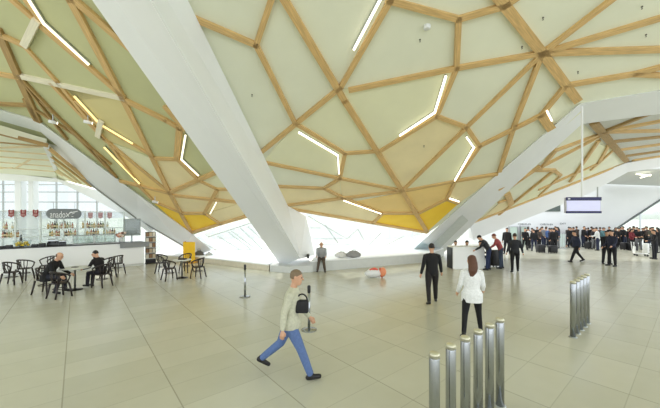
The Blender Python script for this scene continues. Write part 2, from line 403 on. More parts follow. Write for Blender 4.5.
# ------------------------------------------------------------------ slanted columns
def line3(a, b, t): return a + (b-a)*t
def ext_to_z(a, b, Z): return a + (b-a)*((Z-a.z)/(b.z-a.z))
def ext_to_y(a, b, Y): return a + (b-a)*((Y-a.y)/(b.y-a.y))
EL0, EL1 = PL.at(92, 0, -.02), P(282, 267, 14.7)
EM0, EM1 = P(151, 0, 5.7), P(300, 258, 13.6)
ER0, ER1 = PR.at(185, 0, -.02), PR.at(282, 200, -.02)
bm = bmesh.new()
tl, tm, tr = ext_to_y(EL0, EL1, 1.2), ext_to_y(EM0, EM1, 1.0), ext_to_y(ER0, ER1, 1.2)
bl, bb, br = EL1.copy(), EM1.copy(), PR.at(290, 210, 0)
bk_t = (tl+tr)/2 + Vector((0, .6, .5)); bk_b = P(300, 240, 16.2)
loft(bm, [[tl, tm, tr, bk_t], [bl, bb, br, bk_b]])
co = mesh_obj('column', bm, WHITE); struct(co)
# white side panel between the column and the glass, and the foot of the column
Q1, Q2, Q3 = P(306, 216, 15.0), P(315, 255, 15.2), P(300, 259, 13.7)
slab_obj('side_panel', [PR.at(284, 205), PR.at(290, 207), Q1, Q2, Q3, P(286, 225, 13.8)], Vector((-.25, .3, 0)), WHITE2, co)
bm = bmesh.new()
slab(bm, [G(270, 271.5), G(290, 273), G(313, 272), Vector((-1.1, 15.6, 0)), Vector((-2.9, 15.2, 0))], Vector((0, 0, .28)))
mesh_obj('plinth', bm, GREYW, co)
slab_obj('recess', [P(285, 225, 13.75), P(299, 253, 13.62), P(285.5, 240, 13.7)], Vector((.01, -.03, 0)), GREYW, co)

# left slanted column (bends, then runs left as a beam)
def ribbon(name, ups, los, vec, m):
    bm = bmesh.new()
    for i in range(len(ups)-1):
        pass
    secs = [[u, l, l+vec, u+vec] for u, l in zip(ups, los)]
    loft(bm, secs); return mesh_obj(name, bm, m)
cl2 = struct(ribbon('column', [PL.at(-70, 90), PL.at(38, 121), PL.at(95, 163), PL.at(137, 194), PL.at(192, 234), P(212, 250, 17.3)],
       [PL.at(-70, 125, .25), PL.at(45, 147, .25), PL.at(95, 188, .25), PL.at(137, 219, .25), P(185, 247, 17.6), P(190, 258, 17.9)], Vector((-.4, .9, .5)), WHITE))
cr2 = struct(ribbon('column', [PR.at(800, 67), PR.at(580, 104), PR.at(499, 173), PR.at(428, 236), ext_to_z(PR.at(499, 173), PR.at(428, 236), .0)],
       [PR.at(800, 96, .4), PR.at(582, 124, .3), PR.at(507, 192, .3), PR.at(460, 237, .35), ext_to_z(PR.at(507, 192, .3), PR.at(460, 237, .35), .0)], Vector((.4, .9, .5)), WHITE))
# glazed inset panels on the columns
INS = mat('inset_glazing', (206, 212, 210), .3, var=.05)
def inset(parent, pts, fm=WHITE2, gm=INS):
    c = sum(pts, Vector())/4
    o = slab_obj('inset_frame', pts, Vector((0, -.05, .02)), fm, parent)
    slab_obj('inset_panel', [c+(p-c)*.86+Vector((0, -.06, .02)) for p in pts], Vector((0, -.03, .01)), gm, o)
inset(cr2, [PR.at(464,212,.1), PR.at(471,219,.24), PR.at(437,252,.28), PR.at(429,246,.1)])
inset(cl2, [PL.at(145,213,.16), PL.at(152,210,.1), PL.at(182,235,.1), PL.at(178,243,.16)], FRAME)
bm = bmesh.new(); tube(bm, [PL.at(70, 166, .2), PL.at(95, 188, .2), PL.at(137, 219, .2), P(185, 247, 17.5)], .035, 6); mesh_obj('edge_strip', bm, mat('grey_strip', (150, 152, 146), .5), cl2)
# thin steel drop cable on the right column
sgn_d = PR.at(582, 106).y
# courtyard opposite struts seen at the far end of each side
# ------------------------------------------------------------------ courtyard glazing and ledges
def bench(name, floor_px, back, h, lip, m_top, m_front):
    front = [G(x, y) for x, y in floor_px]
    bm = bmesh.new(); slab(bm, front+[Vector((p.x, p.y, 0)) for p in back], Vector((0, 0, h)))
    bmesh.ops.triangulate(bm, faces=bm.faces)
    o = mesh_obj(name, bm, m_front)
    bm = bmesh.new()
    f2 = [p+Vector((0, -lip, h)) for p in front]
    slab(bm, f2+[Vector((p.x, p.y, h)) for p in back], Vector((0, 0, .05)))
    bmesh.ops.triangulate(bm, faces=bm.faces)
    mesh_obj('ledge_top', bm, m_top, o)
    return struct(o)
LEDGEF = mat('stone_ledge', (214, 208, 188), .5, var=.05)
bench('ledge', [(311,272),(430,262)], [Vector((7.2, 19.2, 0)), Vector((-.7, 15.8, 0))], .45, .04, WHITE2, GREYW)
bench('ledge', [(150,259.5),(200,262.5),(269,271)], [Vector((-2.7, 15.3, 0)), Vector((-6.6, 18.6, 0)), Vector((-10.5, 20.5, 0))], .26, .04, WHITE2, LEDGEF)
gR = Plane(P(308, 215, 14.9), P(427, 234, 17.0), Vector((6.8, 18.9, .5)))
pane = slab_obj('window_1', [P(306, 212, 15.0), P(427, 234, 17.1), Vector((6.6, 18.8, .5)), Vector((-.75, 15.75, .5))], Vector((0, .03, 0)), GLASS); struct(pane)
def mull(parent, pl, lst, w=.045, h=.05, m=MULL):
    for x0, y0, x1, y1 in lst: bar('mullion', pl.at(x0, y0), pl.at(x1, y1), w, h, pl.n, m, parent)
gR = Plane(P(306, 212, 15.0), P(427, 234, 17.1), Vector((-.75, 15.75, .5)))
mull(pane, gR, [(308,216,347,239),(347,239,358,229),(358,229,364,240),(368,246,381,233),(385,246,404,236),(307,228,321,228),(313,239,343,239),
                (315,245,352,245),(350,248.5,392,248.5),(325,225,338,243)])
gL = Plane(P(247, 217, 14.5), P(196, 237, 17.2), Vector((-2.9, 15.2, .3)))
pane = slab_obj('window_2', [P(247, 217, 14.5), P(196, 237, 17.2), Vector((-6.9, 18.4, .3)), Vector((-2.85, 15.15, .3))], Vector((0, .03, 0)), GLASS); struct(pane)
mull(pane, gL, [(208,237,251,223),(217,236,240,250),(228,232,250,249),(231,231,254,248),(248,227,272,248),(210,250,270,249),(240,228,262,249),(203,243,216,250)])
# courtyard beyond the glass: paving and the white parapet of the far side
bm = bmesh.new(); slab(bm, [Vector((-1.8, 16.2, 0)), Vector((7.5, 20, 0)), Vector((9, 34, 0)), Vector((-14, 34, 0)), Vector((-7, 19.4, 0))], Vector((0, 0, .06)))
struct(mesh_obj('courtyard_paving', bm, mat('white_gravel', (240, 238, 230), .9, var=.05, scale=30, bump=.3)))
bm = bmesh.new(); box(bm, -13, 9, 33, 33.4, 0, 1.7)
for k in range(10): box(bm, -12.4+k*2.1, -12.0+k*2.1, 32.7, 33, 0, 3.2)
struct(mesh_obj('courtyard_parapet', bm, WHITE2))

# ------------------------------------------------------------------ left: bar windows, far beam
ups = [P(-90, 166, 18.5), P(0, 172, 18.5), P(57, 179, 18.5), P(97, 190, 17.5), P(137, 218, 17.2), P(152, 230, 17.2)]
los = [P(-90, 178, 18.5), P(0, 180.5, 18.5), P(59, 182, 18.5), P(97, 201, 17.6), P(128, 217.5, 17.4), P(150, 233, 17.4)]
struct(ribbon('edge_beam', ups, los, Vector((0, 1.0, .2)), WHITE))
wd = 20.5
pane = slab_obj('window_3', [P(-80, 176, wd), P(60, 178, wd), P(160, 232, wd), P(160, 252, wd), P(-80, 254, wd)], Vector((0, .04, 0)), GLASS); struct(pane)
bm_done = None
for x in (-40, 2.5, 56, 77, 96.5): bar('mullion', P(x, 176 if x < 60 else 176+(x-58)*.5, wd-.05), P(x, 252, wd-.05), .07, .08, Vector((0, 1, 0)), FRAME, pane)
for y in (184.5, 192, 202): bar('mullion', P(-80, y, wd-.06), P(60+(y-181)*1.9, y, wd-.06), .06, .08, Vector((0, 1, 0)), FRAME, pane)
for x0, x1 in ((17.5, 24), (31, 36)):
    bm = bmesh.new(); a, b = P(x0, 176, 19.4), P(x1, 176, 19.4); box(bm, a.x, b.x, 19.2, 19.6, 0, a.z+.1, .03)
    struct(mesh_obj('pillar', bm, WHITE))
# outside ground and low hills on the right
bm = bmesh.new(); box(bm, -300, 600, 29, 600, -.6, -.35)
struct(mesh_obj('outside_ground', bm, mat('pale_apron', (214, 216, 200), .9, var=.05, scale=.2)))
bm = bmesh.new()
secs = []
for i in range(41):
    X = 190+i*10; hgt = 10+4*math.sin(i*.9)+3*math.sin(i*2.3)
    secs.append([Vector((X, 240, -1)), Vector((X, 252, hgt*.7)), Vector((X, 262, hgt)), Vector((X, 290, -1))])
loft(bm, secs); struct(mesh_obj('hills', bm, mat('pale_green_hills', (208, 212, 200), .9, var=.08, scale=.08), None, True))

# ------------------------------------------------------------------ right: far wall
FD = 27.0
def wallpoly(pts, d): return [P(x, y, d) for x, y in pts]
bm = bmesh.new()
def fl_(x, d=FD): return Vector(((x-HX)*d/F, d, 0))
slab(bm, [fl_(462), fl_(596)] + wallpoly([(596,240),(662,198),(800,112),(800,150),(628,170),(462,228)], FD), Vector((0, .3, 0)))
bmesh.ops.triangulate(bm, faces=bm.faces)
wr = struct(mesh_obj('wall_back', bm, WHITE))
ups = [P(470, 224, 18), P(580, 181, 19), P(626, 163, 19), P(800, 134, 19)]
los = [P(474, 240, 18.2), P(590, 193, 19.2), P(628, 172, 19.2), P(800, 148, 19.2)]
struct(ribbon('edge_beam', ups, los, Vector((.2, 1.2, .1)), WHITE))
slab_obj('soffit', [P(604,184,26.8), P(628,172,20), P(720,166,20), P(720,188,26.8)], Vector((0, 0, .1)), GREYW, wr)
slab_obj('wall_opening', [P(544,211.5,26.98), P(560,204,26.98), P(560,211.5,26.98)], Vector((0, -.05, 0)), mat('dark_green_opening', (84, 96, 92), .5), wr)
bar('edge_strip', P(598, 241, 26.9), P(700, 174.5, 26.9), .12, .12, Vector((0, 1, 0)), mat('dark_edge', (96, 104, 104), .5), wr)
pane = slab_obj('window_4', [P(600, 240, 27.2), P(800, 112, 27.2), fl_(800, 27.2), fl_(600, 27.2)], Vector((0, .03, 0)), GLASS); struct(pane)
bar('mullion', P(641, 209, 27.15), Vector(fl_(641, 27.15)), .1, .1, Vector((0, 1, 0)), ALU, pane)
bar('mullion', P(690, 180, 27.15), Vector(fl_(690, 27.15)), .1, .1, Vector((0, 1, 0)), ALU, pane)
bar('mullion', P(652, 203.5, 27.15), P(800, 203.5, 27.15), .06, .1, Vector((0, 1, 0)), ALU, pane)
for a, b, n in ((638, 650, 1), (636, 650, 2)): pass
bar('soffit_light', P(637,174.5,20.3), P(650,176,20.8), .1, .05, Vector((0,0,1)), LED, wr)
bar('soffit_light', P(650,175,20.5), P(641,178,21.6), .1, .05, Vector((0,0,1)), LED, wr)
# glazed doors in the far wall
for k, (x0, x1) in enumerate(((509, 518), (520, 529))):
    a, b = fl_(x0, 26.9), fl_(x1, 26.9)
    bm = bmesh.new()
    box(bm, a.x, a.x+.07, 26.84, 26.95, 0, 1.6); box(bm, b.x-.07, b.x, 26.84, 26.95, 0, 1.6); box(bm, a.x+.07, b.x-.07, 26.84, 26.95, 1.53, 1.6)
    d = struct(mesh_obj('door_%d' % (k+1), bm, ALU))
    bm = bmesh.new(); box(bm, a.x+.07, b.x-.07, 26.88, 26.91, 0.02, 1.53); mesh_obj('glass_panel', bm, mat('pale_green_glass', (196, 214, 204), .2, var=.05), d)  # door panes in an even pale green
for s, x, y, wpx, lab in (('CHECK-IN', 524.5, 224.2, 12.5, 'dark wall lettering over the far glass doors, leftmost of three'), ('CHECK-IN', 546.5, 224.4, 12, 'dark wall lettering over the far crowd, middle one of three'),
                     ('EXIT', 563, 223.7, 6, 'short dark wall lettering over the far crowd, rightmost of three')):
    o = text_obj('wall_lettering', s, .2, P(x, y, 26.95), 0, mat('dark_letters', (90, 96, 100), .5), None, wpx*27/F)
    tag(o, lab, 'lettering', 'lettering on the far wall')

# ------------------------------------------------------------------ hanging departure screen
sc0 = P(566, 197.5, sgn_d); sc1 = P(599, 213, sgn_d)
wv = sc1.x-sc0.x; hv = sc0.z-sc1.z
r = thing('departure_screen', 'hanging pale lilac information screen with dark blue bars', 'screen', ((sc0.x+sc1.x)/2, sgn_d, sc1.z), R(-4))
bm = bmesh.new(); box(bm, -wv/2, wv/2, -.04, .06, 0, hv, .01); mesh_obj('casing', bm, mat('lilac_casing', (206, 208, 226), .5), r)
bm = bmesh.new(); box(bm, -wv/2+.03, wv/2-.03, -.05, -.042, hv*.13, hv*.8); mesh_obj('display', bm, mat('lilac_display', (205, 206, 238), .4, var=.02, emit=.25), r)
NAVY = mat('navy_bar', (22, 24, 84), .4)
for z0, z1, nm in ((hv*.8, hv*1.02, 'header_bar'), (-hv*.02, hv*.12, 'footer_bar')):
    bm = bmesh.new(); box(bm, -wv/2-.01, wv/2+.01, -.055, -.041, z0, z1); hb = mesh_obj(nm, bm, NAVY, r)
    if nm == 'header_bar':
        bm = bmesh.new(); box(bm, -wv/2+.05, -wv/2+.12, -.06, -.056, z0+.04, z1-.04); mesh_obj('symbol', bm, WHITE, hb)
bm = bmesh.new(); zt = PR.at(582, 106).z-sc1.z; tube(bm, [(.0, .02, hv), (.0, .02, zt)], .03, 8); mesh_obj('hanging_rod', bm, WHITE, r)
bm = bmesh.new(); tube(bm, [(wv/2-.06, .02, hv), (wv/2-.06, .02, hv+.35)], .02, 8); mesh_obj('bracket', bm, FRAME, r)

# ------------------------------------------------------------------ bollards
def bollard():
    r = thing('bollard', '', 'bollard', (0, 0, 0))
    bm = bmesh.new(); lathe(bm, [(.052, 0), (.052, 1.10), (.050, 1.105)], 24); mesh_obj('post', bm, CHROME, r, True)
    bm = bmesh.new(); lathe(bm, [(.049, 1.105), (.049, 1.125), (.053, 1.127), (.053, 1.14), (.046, 1.152), (.03, 1.158), (.005, 1.16)], 24); mesh_obj('cap', bm, CHROMET, r, True)
    bm = bmesh.new(); lathe(bm, [(.075, 0), (.075, .006), (.054, .012)], 24); mesh_obj('base_ring', bm, ALU, r, True)
    return r
bp = bollard(); first = True
ORD = ['nearest', 'second nearest', 'third nearest', 'third farthest', 'second farthest', 'farthest']
for (x, y, n, lab) in ((1.03, 3.0, 6, '%s polished steel bollard in the big front row at the bottom of the photo'), (5.02, 6.28, 5, '%s polished steel bollard in the smaller row at the right')):
    for k in range(n):
        o = bp if first else copy_tree(bp); first = False
        p = Vector((x, y, 0))+E2*.315*k; o.location = p
        od = ORD if n == 6 else ['nearest', 'second nearest', 'middle', 'second farthest', 'farthest']
        tag(o, lab % od[k], 'bollard', 'steel bollards of the front row' if n == 6 else 'steel bollards of the right row')

# ------------------------------------------------------------------ belt stanchions
def stanchion(x, y, h, label):
    r = thing('stanchion', label, 'stanchion', G(x, y), 0, 'queue barrier posts')
    bm = bmesh.new(); lathe(bm, [(.17, 0), (.17, .012), (.12, .025), (.03, .035)], 24); mesh_obj('base', bm, CHROME, r, True)
    bm = bmesh.new(); lathe(bm, [(.03, .03), (.03, h-.16)], 14); mesh_obj('post', bm, CHROME, r, True)
    bm = bmesh.new(); lathe(bm, [(.034, h-.16), (.036, h-.13), (.036, h-.02), (.025, h)], 14); mesh_obj('belt_head', bm, BLACK, r, True)
stanchion(245, 297, 1.0, 'steel queue barrier post standing alone left of the big column')
stanchion(309, 330, .98, 'steel queue barrier post right behind the walking person in jeans')

# ------------------------------------------------------------------ people
def mlist(bm, name, mats, parent, vox=None, sm=3):
    o = mesh_obj(name, bm, mats, None, True)
    if vox:
        md = o.modifiers.new('r', 'REMESH'); md.mode = 'VOXEL'; md.voxel_size = vox; md.use_smooth_shade = True
        ms = o.modifiers.new('s', 'SMOOTH'); ms.iterations = sm; ms.factor = .5
        dg = bpy.context.evaluated_depsgraph_get()
        me = bpy.data.meshes.new_from_object(o.evaluated_get(dg))
        old = o.data; o.modifiers.clear(); o.data = me; bpy.data.meshes.remove(old)
        for p in me.polygons: p.use_smooth = True
    o.parent = parent
    return o
def rotx(a): return Matrix.Rotation(a, 3, 'X')
def roty(a): return Matrix.Rotation(a, 3, 'Y')
def rotz(a): return Matrix.Rotation(a, 3, 'Z')
def person(label, loc, yaw, h=1.75, lean=0, hip=(0, 0), knee=(0, 0), sh=(0, 0), elb=(8, 8), abd=(8, 8), head=(0, 0), twist=0,
           top=(30, 30, 34), legs=(32, 34, 40), shoe=(20, 20, 22), hair=(40, 30, 24), hairstyle='short', skin=None, sleeves='long',
           girl=False, near=False, group=None, topname='jacket', lift=0.0, hem=0.0, splay=4, inw=(0, 0), hood=False, bald=False):
    """figure facing +Y in its own frame; feet on z=0"""
    s = h/1.75; vox = .011 if near else (.02 if h else .03)
    root = thing('person', label, 'person', loc, R(yaw), group)
    hipw = .092; shw = .165 if girl else .185
    pel = Vector((0, 0, 0))
    # legs
    L = []
    for i, sx in enumerate((-1, 1)):
        hj = Vector((sx*hipw, 0, -.04)); ro = roty(-sx*R(splay)+R(inw[i])) @ rotx(R(hip[i]))
        kn = hj + ro @ Vector((0, 0.0, -.43)); r2 = ro @ rotx(-R(knee[i]))
        an = kn + r2 @ Vector((0, 0, -.42))
        fw = r2 @ Vector((0, 1, 0)); fw = Vector((fw.x+sx*.12, fw.y, fw.z*.55)).normalized()
        L.append((hj, kn, an, fw))
    zlow = min(min(a.z, (a+f*.16).z)-.065 for _, _, a, f in L)
    T = rotz(R(twist)) @ rotx(-R(lean)) if False else rotx(-R(lean)) @ rotz(R(twist))
    def tz(v): return T @ Vector(v)
    chest = tz((0, .01, .34)); neckb = tz((0, 0, .50)); 
    hd = T @ rotx(-R(head[0])) @ rotz(R(head[1]))
    hc = neckb + tz((0, .015, .05)) + hd @ Vector((0, .02, .115))
    A = []
    for i, sx in enumerate((-1, 1)):
        sj = tz((sx*shw, 0, .43)); ro = T @ roty(-sx*R(abd[i])) @ rotx(R(sh[i]))
        el = sj + ro @ Vector((0, 0, -.285)); r2 = ro @ rotx(R(elb[i]))
        wr_ = el + r2 @ Vector((0, 0, -.245)); A.append((sj, el, wr_, r2))
    off = Vector((0, 0, -zlow))
    X = lambda v: (v+off)*s+Vector((0, 0, lift))
    right = T @ Vector((1, 0, 0))
    def ering(c, a, b, m3=T, n=14):
        return [X(c + m3 @ Vector((a*math.cos(2*PI*k/n), b*math.sin(2*PI*k/n), 0))) for k in range(n)]
    def torso(bm, e, z0=-.1, top=True):
        w = .93 if girl else 1
        hx = .042 if hem else 0
        prof = [(z0, .155+e+hx, .11+e+hx), (-.02, .168+e+hx*.8, .118+e+hx*.8), (.08, (.145 if girl else .155)*1+e, .105+e), (.2, .155*w+e, .112+e), (.32, .176*w+e, .122+e), (.41, .155*w+e, .105+e), (.465, .1+e, .076+e)]
        if top: prof.append((.51, .06+e, .058+e))
        secs = []
        for z, a, b in prof:
            f = min(1, max(0, (z+.1)/.25)); m3 = T
            c = tz((0, .01, z)) if z > 0 else Vector((0, .01, z))
            secs.append(ering(c, a, b, m3 if z > 0 else Matrix.Identity(3)))
        loft(bm, secs)
    def limb(bm, pts, rad, n=10): tube(bm, [X(p) for p in pts], [r*s for r in rad], n, round_end=True)
    # body
    bm = bmesh.new()
    torso(bm, -.02)
    limb(bm, [neckb-tz((0, 0, .04)), neckb+tz((0, .01, .05)), hc-hd @ Vector((0, .01, .05))], [.06, .054, .052])
    for hj, kn, an, fw in L:
        limb(bm, [hj, line3(hj, kn, .5), kn, line3(kn, an, .3), an], [.075, .066, .048, .047, .033])
        limb(bm, [an+Vector((0, 0, -.02))-fw*.03, an+fw*.13+Vector((0, 0, -.035))], [.034, .03])
    for (sj, el, wr_, r2), sx in zip(A, (-1, 1)):
        limb(bm, [tz((sx*.08, 0, .44)), sj, line3(sj, el, .5), el, line3(el, wr_, .35), wr_], [.05, .052, .042, .036, .035, .024])
        # hand: palm, four fingers, thumb (palm faces the thigh)
        hw = lambda x, y, z: wr_ + r2 @ Vector((x*sx, y, z))
        limb(bm, [hw(0, 0, -.01), hw(0, 0, -.05), hw(0, 0, -.085)], [.024, .033, .034], 8)
        for q, (fy, fl_n) in enumerate(((.03, .07), (.01, .08), (-.01, .074), (-.03, .058))):
            limb(bm, [hw(0, fy, -.08), hw(-.006, fy*1.1, -.08-fl_n*.5), hw(-.026, fy*1.1, -.08-fl_n*.95)], [.0105, .0095, .008], 6)
        limb(bm, [hw(0, .02, -.035), hw(-.008, .052, -.06), hw(-.016, .056, -.095)], [.014, .0115, .009], 6)
    hs = [(-.118, .035, .04, .03), (-.10, .052, .062, .022), (-.06, .066, .082, .008), (-.01, .074, .094, 0), (.04, .077, .098, -.006), (.08, .066, .084, -.008), (.108, .04, .052, -.008), (.117, .012, .015, -.008)]
    loft(bm, [[X(hc + hd @ Vector((a*math.cos(2*PI*k/16), yo+b*math.sin(2*PI*k/16), z))) for k in range(16)] for z, a, b, yo in hs])
    hv_ = lambda x, y, z: hc + hd @ Vector((x, y, z))
    limb(bm, [hv_(0, .092, .012), hv_(0, .112, -.022)], [.009, .015], 8)                 # nose
    for sx in (-1, 1): limb(bm, [hv_(sx*.076, -.008, -.03), hv_(sx*.082, -.014, .015)], [.012, .017], 8)   # ears
    limb(bm, [hv_(-.022, .083, -.062), hv_(.022, .083, -.062)], [.011, .011], 8)          # lips
    body = mlist(bm, 'body', skin or SKIN, root, vox)
    if near:
        for sx in (-1, 1):
            bm = bmesh.new(); ell(bm, X(hv_(sx*.032, .088, .01)), .013*s, .009*s, .009*s); mesh_obj('eye', bm, mat('eye', (50, 40, 34), .2), body, True)
    # trousers
    bm = bmesh.new(); t = 0 if not girl else -.008
    loft(bm, [ering(Vector((0, .01, z)), a, b, Matrix.Identity(3)) for z, a, b in ((-.13, .15, .11), (-.06, .172, .126), (.02, .168, .122), (.07, .158, .114))])
    for hj, kn, an, fw in L:
        limb(bm, [hj+Vector((0, 0, .02)), line3(hj, kn, .25), line3(hj, kn, .6), kn, line3(kn, an, .35), line3(kn, an, .93)], [.096, .1+t, .088+t, .071+t, .067+t*1.3, .056+t*1.2])
    mlist(bm, 'trousers', mat('cloth_%d_%d_%d' % legs, legs, .85, var=.1, scale=30, bump=.1), root, vox)
    # top
    bm = bmesh.new(); torso(bm, .016, -.1-hem)
    for (sj, el, wr_, r2), sx in zip(A, (-1, 1)):
        if sleeves == 'long': limb(bm, [tz((sx*.07, 0, .44)), tz((sx*.13, 0, .438)), sj, line3(sj, el, .5), el, line3(el, wr_, .4), line3(el, wr_, .95)], [.06, .062, .066, .062, .054, .05, .04])
        else: limb(bm, [tz((sx*.08, 0, .44)), sj, line3(sj, el, .4), line3(sj, el, .75)], [.066, .068, .062, .056])
    if hood: limb(bm, [neckb+tz((-.1, -.06, -.05)), neckb+tz((0, -.11, -.09)), neckb+tz((.1, -.06, -.05))], [.05, .065, .05])
    mlist(bm, topname, mat('cloth_%d_%d_%d' % top, top, .85, var=.1, scale=30, bump=.1), root, vox)
    # shoes
    for hj, kn, an, fw in L:
        bm = bmesh.new(); dn = Vector((0, 0, -.03))
        limb(bm, [an+dn-fw*.045, an+dn+fw*.04, an+dn*1.15+fw*.14], [.043, .042, .036]); limb(bm, [an+Vector((0, 0, .02)), an+dn], [.043, .045])
        mlist(bm, 'shoe', mat('shoe_%d_%d_%d' % shoe, shoe, .5, var=.1), root, .012 if near else None)
    # hair
    if hairstyle:
        bm = bmesh.new()
        hs2 = [(-.02, .076, .05, -.05), (.02, .084, .082, -.026), (.06, .083, .098, -.012), (.095, .066, .082, -.012), (.122, .036, .046, -.012), (.131, .01, .012, -.012)]
        if bald: hs2 = [(-.04, .07, .05, -.05), (-.01, .08, .07, -.036), (.03, .082, .076, -.034), (.055, .07, .06, -.04)]
        loft(bm, [[X(hc + hd @ Vector((a*math.cos(2*PI*k/16), yo+b*math.sin(2*PI*k/16), z))) for k in range(16)] for z, a, b, yo in hs2])
        if hairstyle == 'long':
            tube(bm, [X(hv_(0, -.05, .06)), X(hv_(0, -.085, -.04)), X(hv_(-.01, -.115, -.13)), X(hv_(-.025, -.13, -.21)), X(hv_(-.04, -.13, -.28))], [.085*s, .097*s, .1*s, .092*s, .06*s], 12, rb=[.06*s, .06*s, .055*s, .045*s, .015*s], round_end=True)
        mlist(bm, 'hair', mat('hair_%d_%d_%d' % hair, hair, .6, var=.2, scale=40, bump=.2, stretch=(3, 3, .6)), root, .012 if near else None)
    return root
def bag(label, loc, rz, w, d, h, col, strap=.25, cat='bag', name='shoulder_bag'):
    r = thing(name, label, cat, loc, rz)
    m = mat('bag_%d_%d_%d' % col, col, .7, var=.1, scale=25, bump=.1)
    bm = bmesh.new(); box(bm, -w/2, w/2, -d/2, d/2, 0, h, min(w, d)*.25); mesh_obj('bag_body', bm, m, r, True)
    bm = bmesh.new(); n = 12
    tube(bm, [(w*.4*math.cos(PI*k/n), 0, h*.95+strap*math.sin(PI*k/n)) for k in range(n+1)], .012, 6); mesh_obj('strap', bm, m, r, True)
    return r
def suitcase(label, loc, rz, w=.45, d=.28, h=.62, col=(22, 22, 26), handle=True, group=None):
    r = thing('suitcase', label, 'suitcase', loc, rz, group)
    m = mat('case_%d_%d_%d' % col, col, .5, var=.1)
    bm = bmesh.new(); box(bm, -w/2, w/2, -d/2, d/2, .05, h, .04); mesh_obj('case_body', bm, m, r, True)
    for sx in (-1, 1):
        for sy in (-1, 1):
            bm = bmesh.new(); tube(bm, [(sx*w*.4-.015, sy*d*.35, .03), (sx*w*.4+.015, sy*d*.35, .03)], .03, 10); mesh_obj('wheel', bm, BLACK, r)
    if handle:
        bm = bmesh.new(); tube(bm, [(-w*.25, d*.3, h-.02), (-w*.25, d*.3, h+.3), (w*.25, d*.3, h+.3), (w*.25, d*.3, h-.02)], .012, 6); mesh_obj('handle', bm, ALU, r)
    return r

# blurred walker in front (modelled at rest, in stride to the right)
wk = G(290, 374); wk.z = 0
person('person in pale shirt and blue jeans striding right with a small dark bag', wk, -92, 1.74, lean=6, hip=(-24, 26), knee=(26, 4), sh=(22, -14), elb=(22, 16),
       top=(196, 196, 176), legs=(92, 116, 166), shoe=(22, 22, 26), hair=(122, 104, 82), near=True, topname='shirt', hem=.02)
bag('black pointed bag carried by the person in jeans striding right', Vector((wk.x+.2, wk.y-.1, 1.0)), R(0), .2, .1, .2, (26, 26, 30), .1)
# man in black walking away
mk = G(432, 303)
person('man in a black shirt and dark trousers walking away toward the ledge', mk, -6, 1.74, lean=2, hip=(-12, 16), knee=(18, 4), sh=(-10, 12), elb=(14, 16), abd=(14, 14),
       top=(22, 22, 24), legs=(34, 30, 30), hair=(36, 28, 24), near=True, topname='shirt')
# woman with long brown hair, white jacket
wm = G(472, 335)
person('woman with long brown hair in a white jacket and black leggings walking away', wm, -18, 1.72, lean=2, hip=(-14, 20), knee=(22, 4), sh=(8, 14), elb=(30, 40), abd=(12, 12), inw=(4, -4),
       top=(236, 238, 240), legs=(20, 20, 24), hair=(92, 58, 40), hairstyle='long', girl=True, near=True, hem=.1, head=(4, 14))
# dark figure walking away on the right of the desk
person('person in a dark jacket walking away alone right of the desk', G(515, 272), -20, 1.74, lean=3, hip=(-8, 14), knee=(14, 2), top=(36, 38, 44), legs=(18, 18, 20), hair=(60, 46, 36), abd=(14, 14))
# people at the white desk
DK = G(469, 269)
r = thing('service_desk', 'plain white service desk with people leaning over it', 'desk', (DK.x, DK.y+.35, 0), R(3))
bm = bmesh.new(); box(bm, -.78, .74, -.35, -.28, .0, 1.0, .01); mesh_obj('front_panel', bm, WHITE2, r)
bm = bmesh.new(); box(bm, -.8, .76, -.37, .3, 1.0, 1.05, .01); mesh_obj('worktop', bm, WHITE2, r)
for x0, x1 in ((-.8, -.74), (.7, .76)):
    bm = bmesh.new(); box(bm, x0, x1, -.28, .3, 0, 1.0, .01); mesh_obj('side_panel', bm, BLACK if x0 < 0 else WHITE2, r)
person('man in dark jacket and jeans bending over the right desk end', G(489, 270), 62, 1.74, lean=32, hip=(10, 2), knee=(8, 4), sh=(58, 50), elb=(30, 30), head=(10, 0), top=(40, 42, 48), legs=(36, 48, 82), hair=(30, 24, 20))
person('man in a dusty red shirt leaning forward behind the black suitcase', G(501, 268.5), 66, 1.72, lean=24, hip=(6, -4), knee=(6, 2), sh=(56, 48), elb=(24, 30), top=(168, 84, 86), legs=(58, 70, 88), hair=(120, 60, 50), topname='shirt')
suitcase('black upright suitcase standing between the two men by the desk', G(495, 266.5), R(10), .44, .3, .82, handle=False)
person('person in black standing tall behind the man in the red shirt', G(507, 254), 140, 1.74, top=(26, 26, 30), legs=(26, 26, 34), hair=(30, 24, 22))
for k, (x, hh, lab, col) in enumerate(((455.5, 1.2, 'person in grey and black seated behind the left end of the white desk', (60, 62, 66)),
                                   (466, 1.12, 'dark-haired person seated behind the middle of the white desk', (30, 30, 34)),
                                   (478.5, 1.15, 'dark-haired person seated behind the right end of the white desk', (24, 24, 28)))):
    q = P(x, 250, DK.y+1.1); q.z = 0
    st = thing('stool', ('grey stool hidden behind the white desk, %s' % ('left one', 'middle one', 'right one')[k]), 'stool', q)
    bm = bmesh.new(); lathe(bm, [(.2, .0), (.2, .02), (.03, .05), (.03, .4), (.17, .42), (.17, .45)], 16); mesh_obj('seat', bm, BLACK, st, True)
    q2 = q.copy()
    person(lab, q2, 180+(k-1)*20, 1.66, lean=8, hip=(86, 86), knee=(84, 84), sh=(30, 40), elb=(50, 50), top=col, legs=(30, 30, 36), hair=(30, 26, 24))
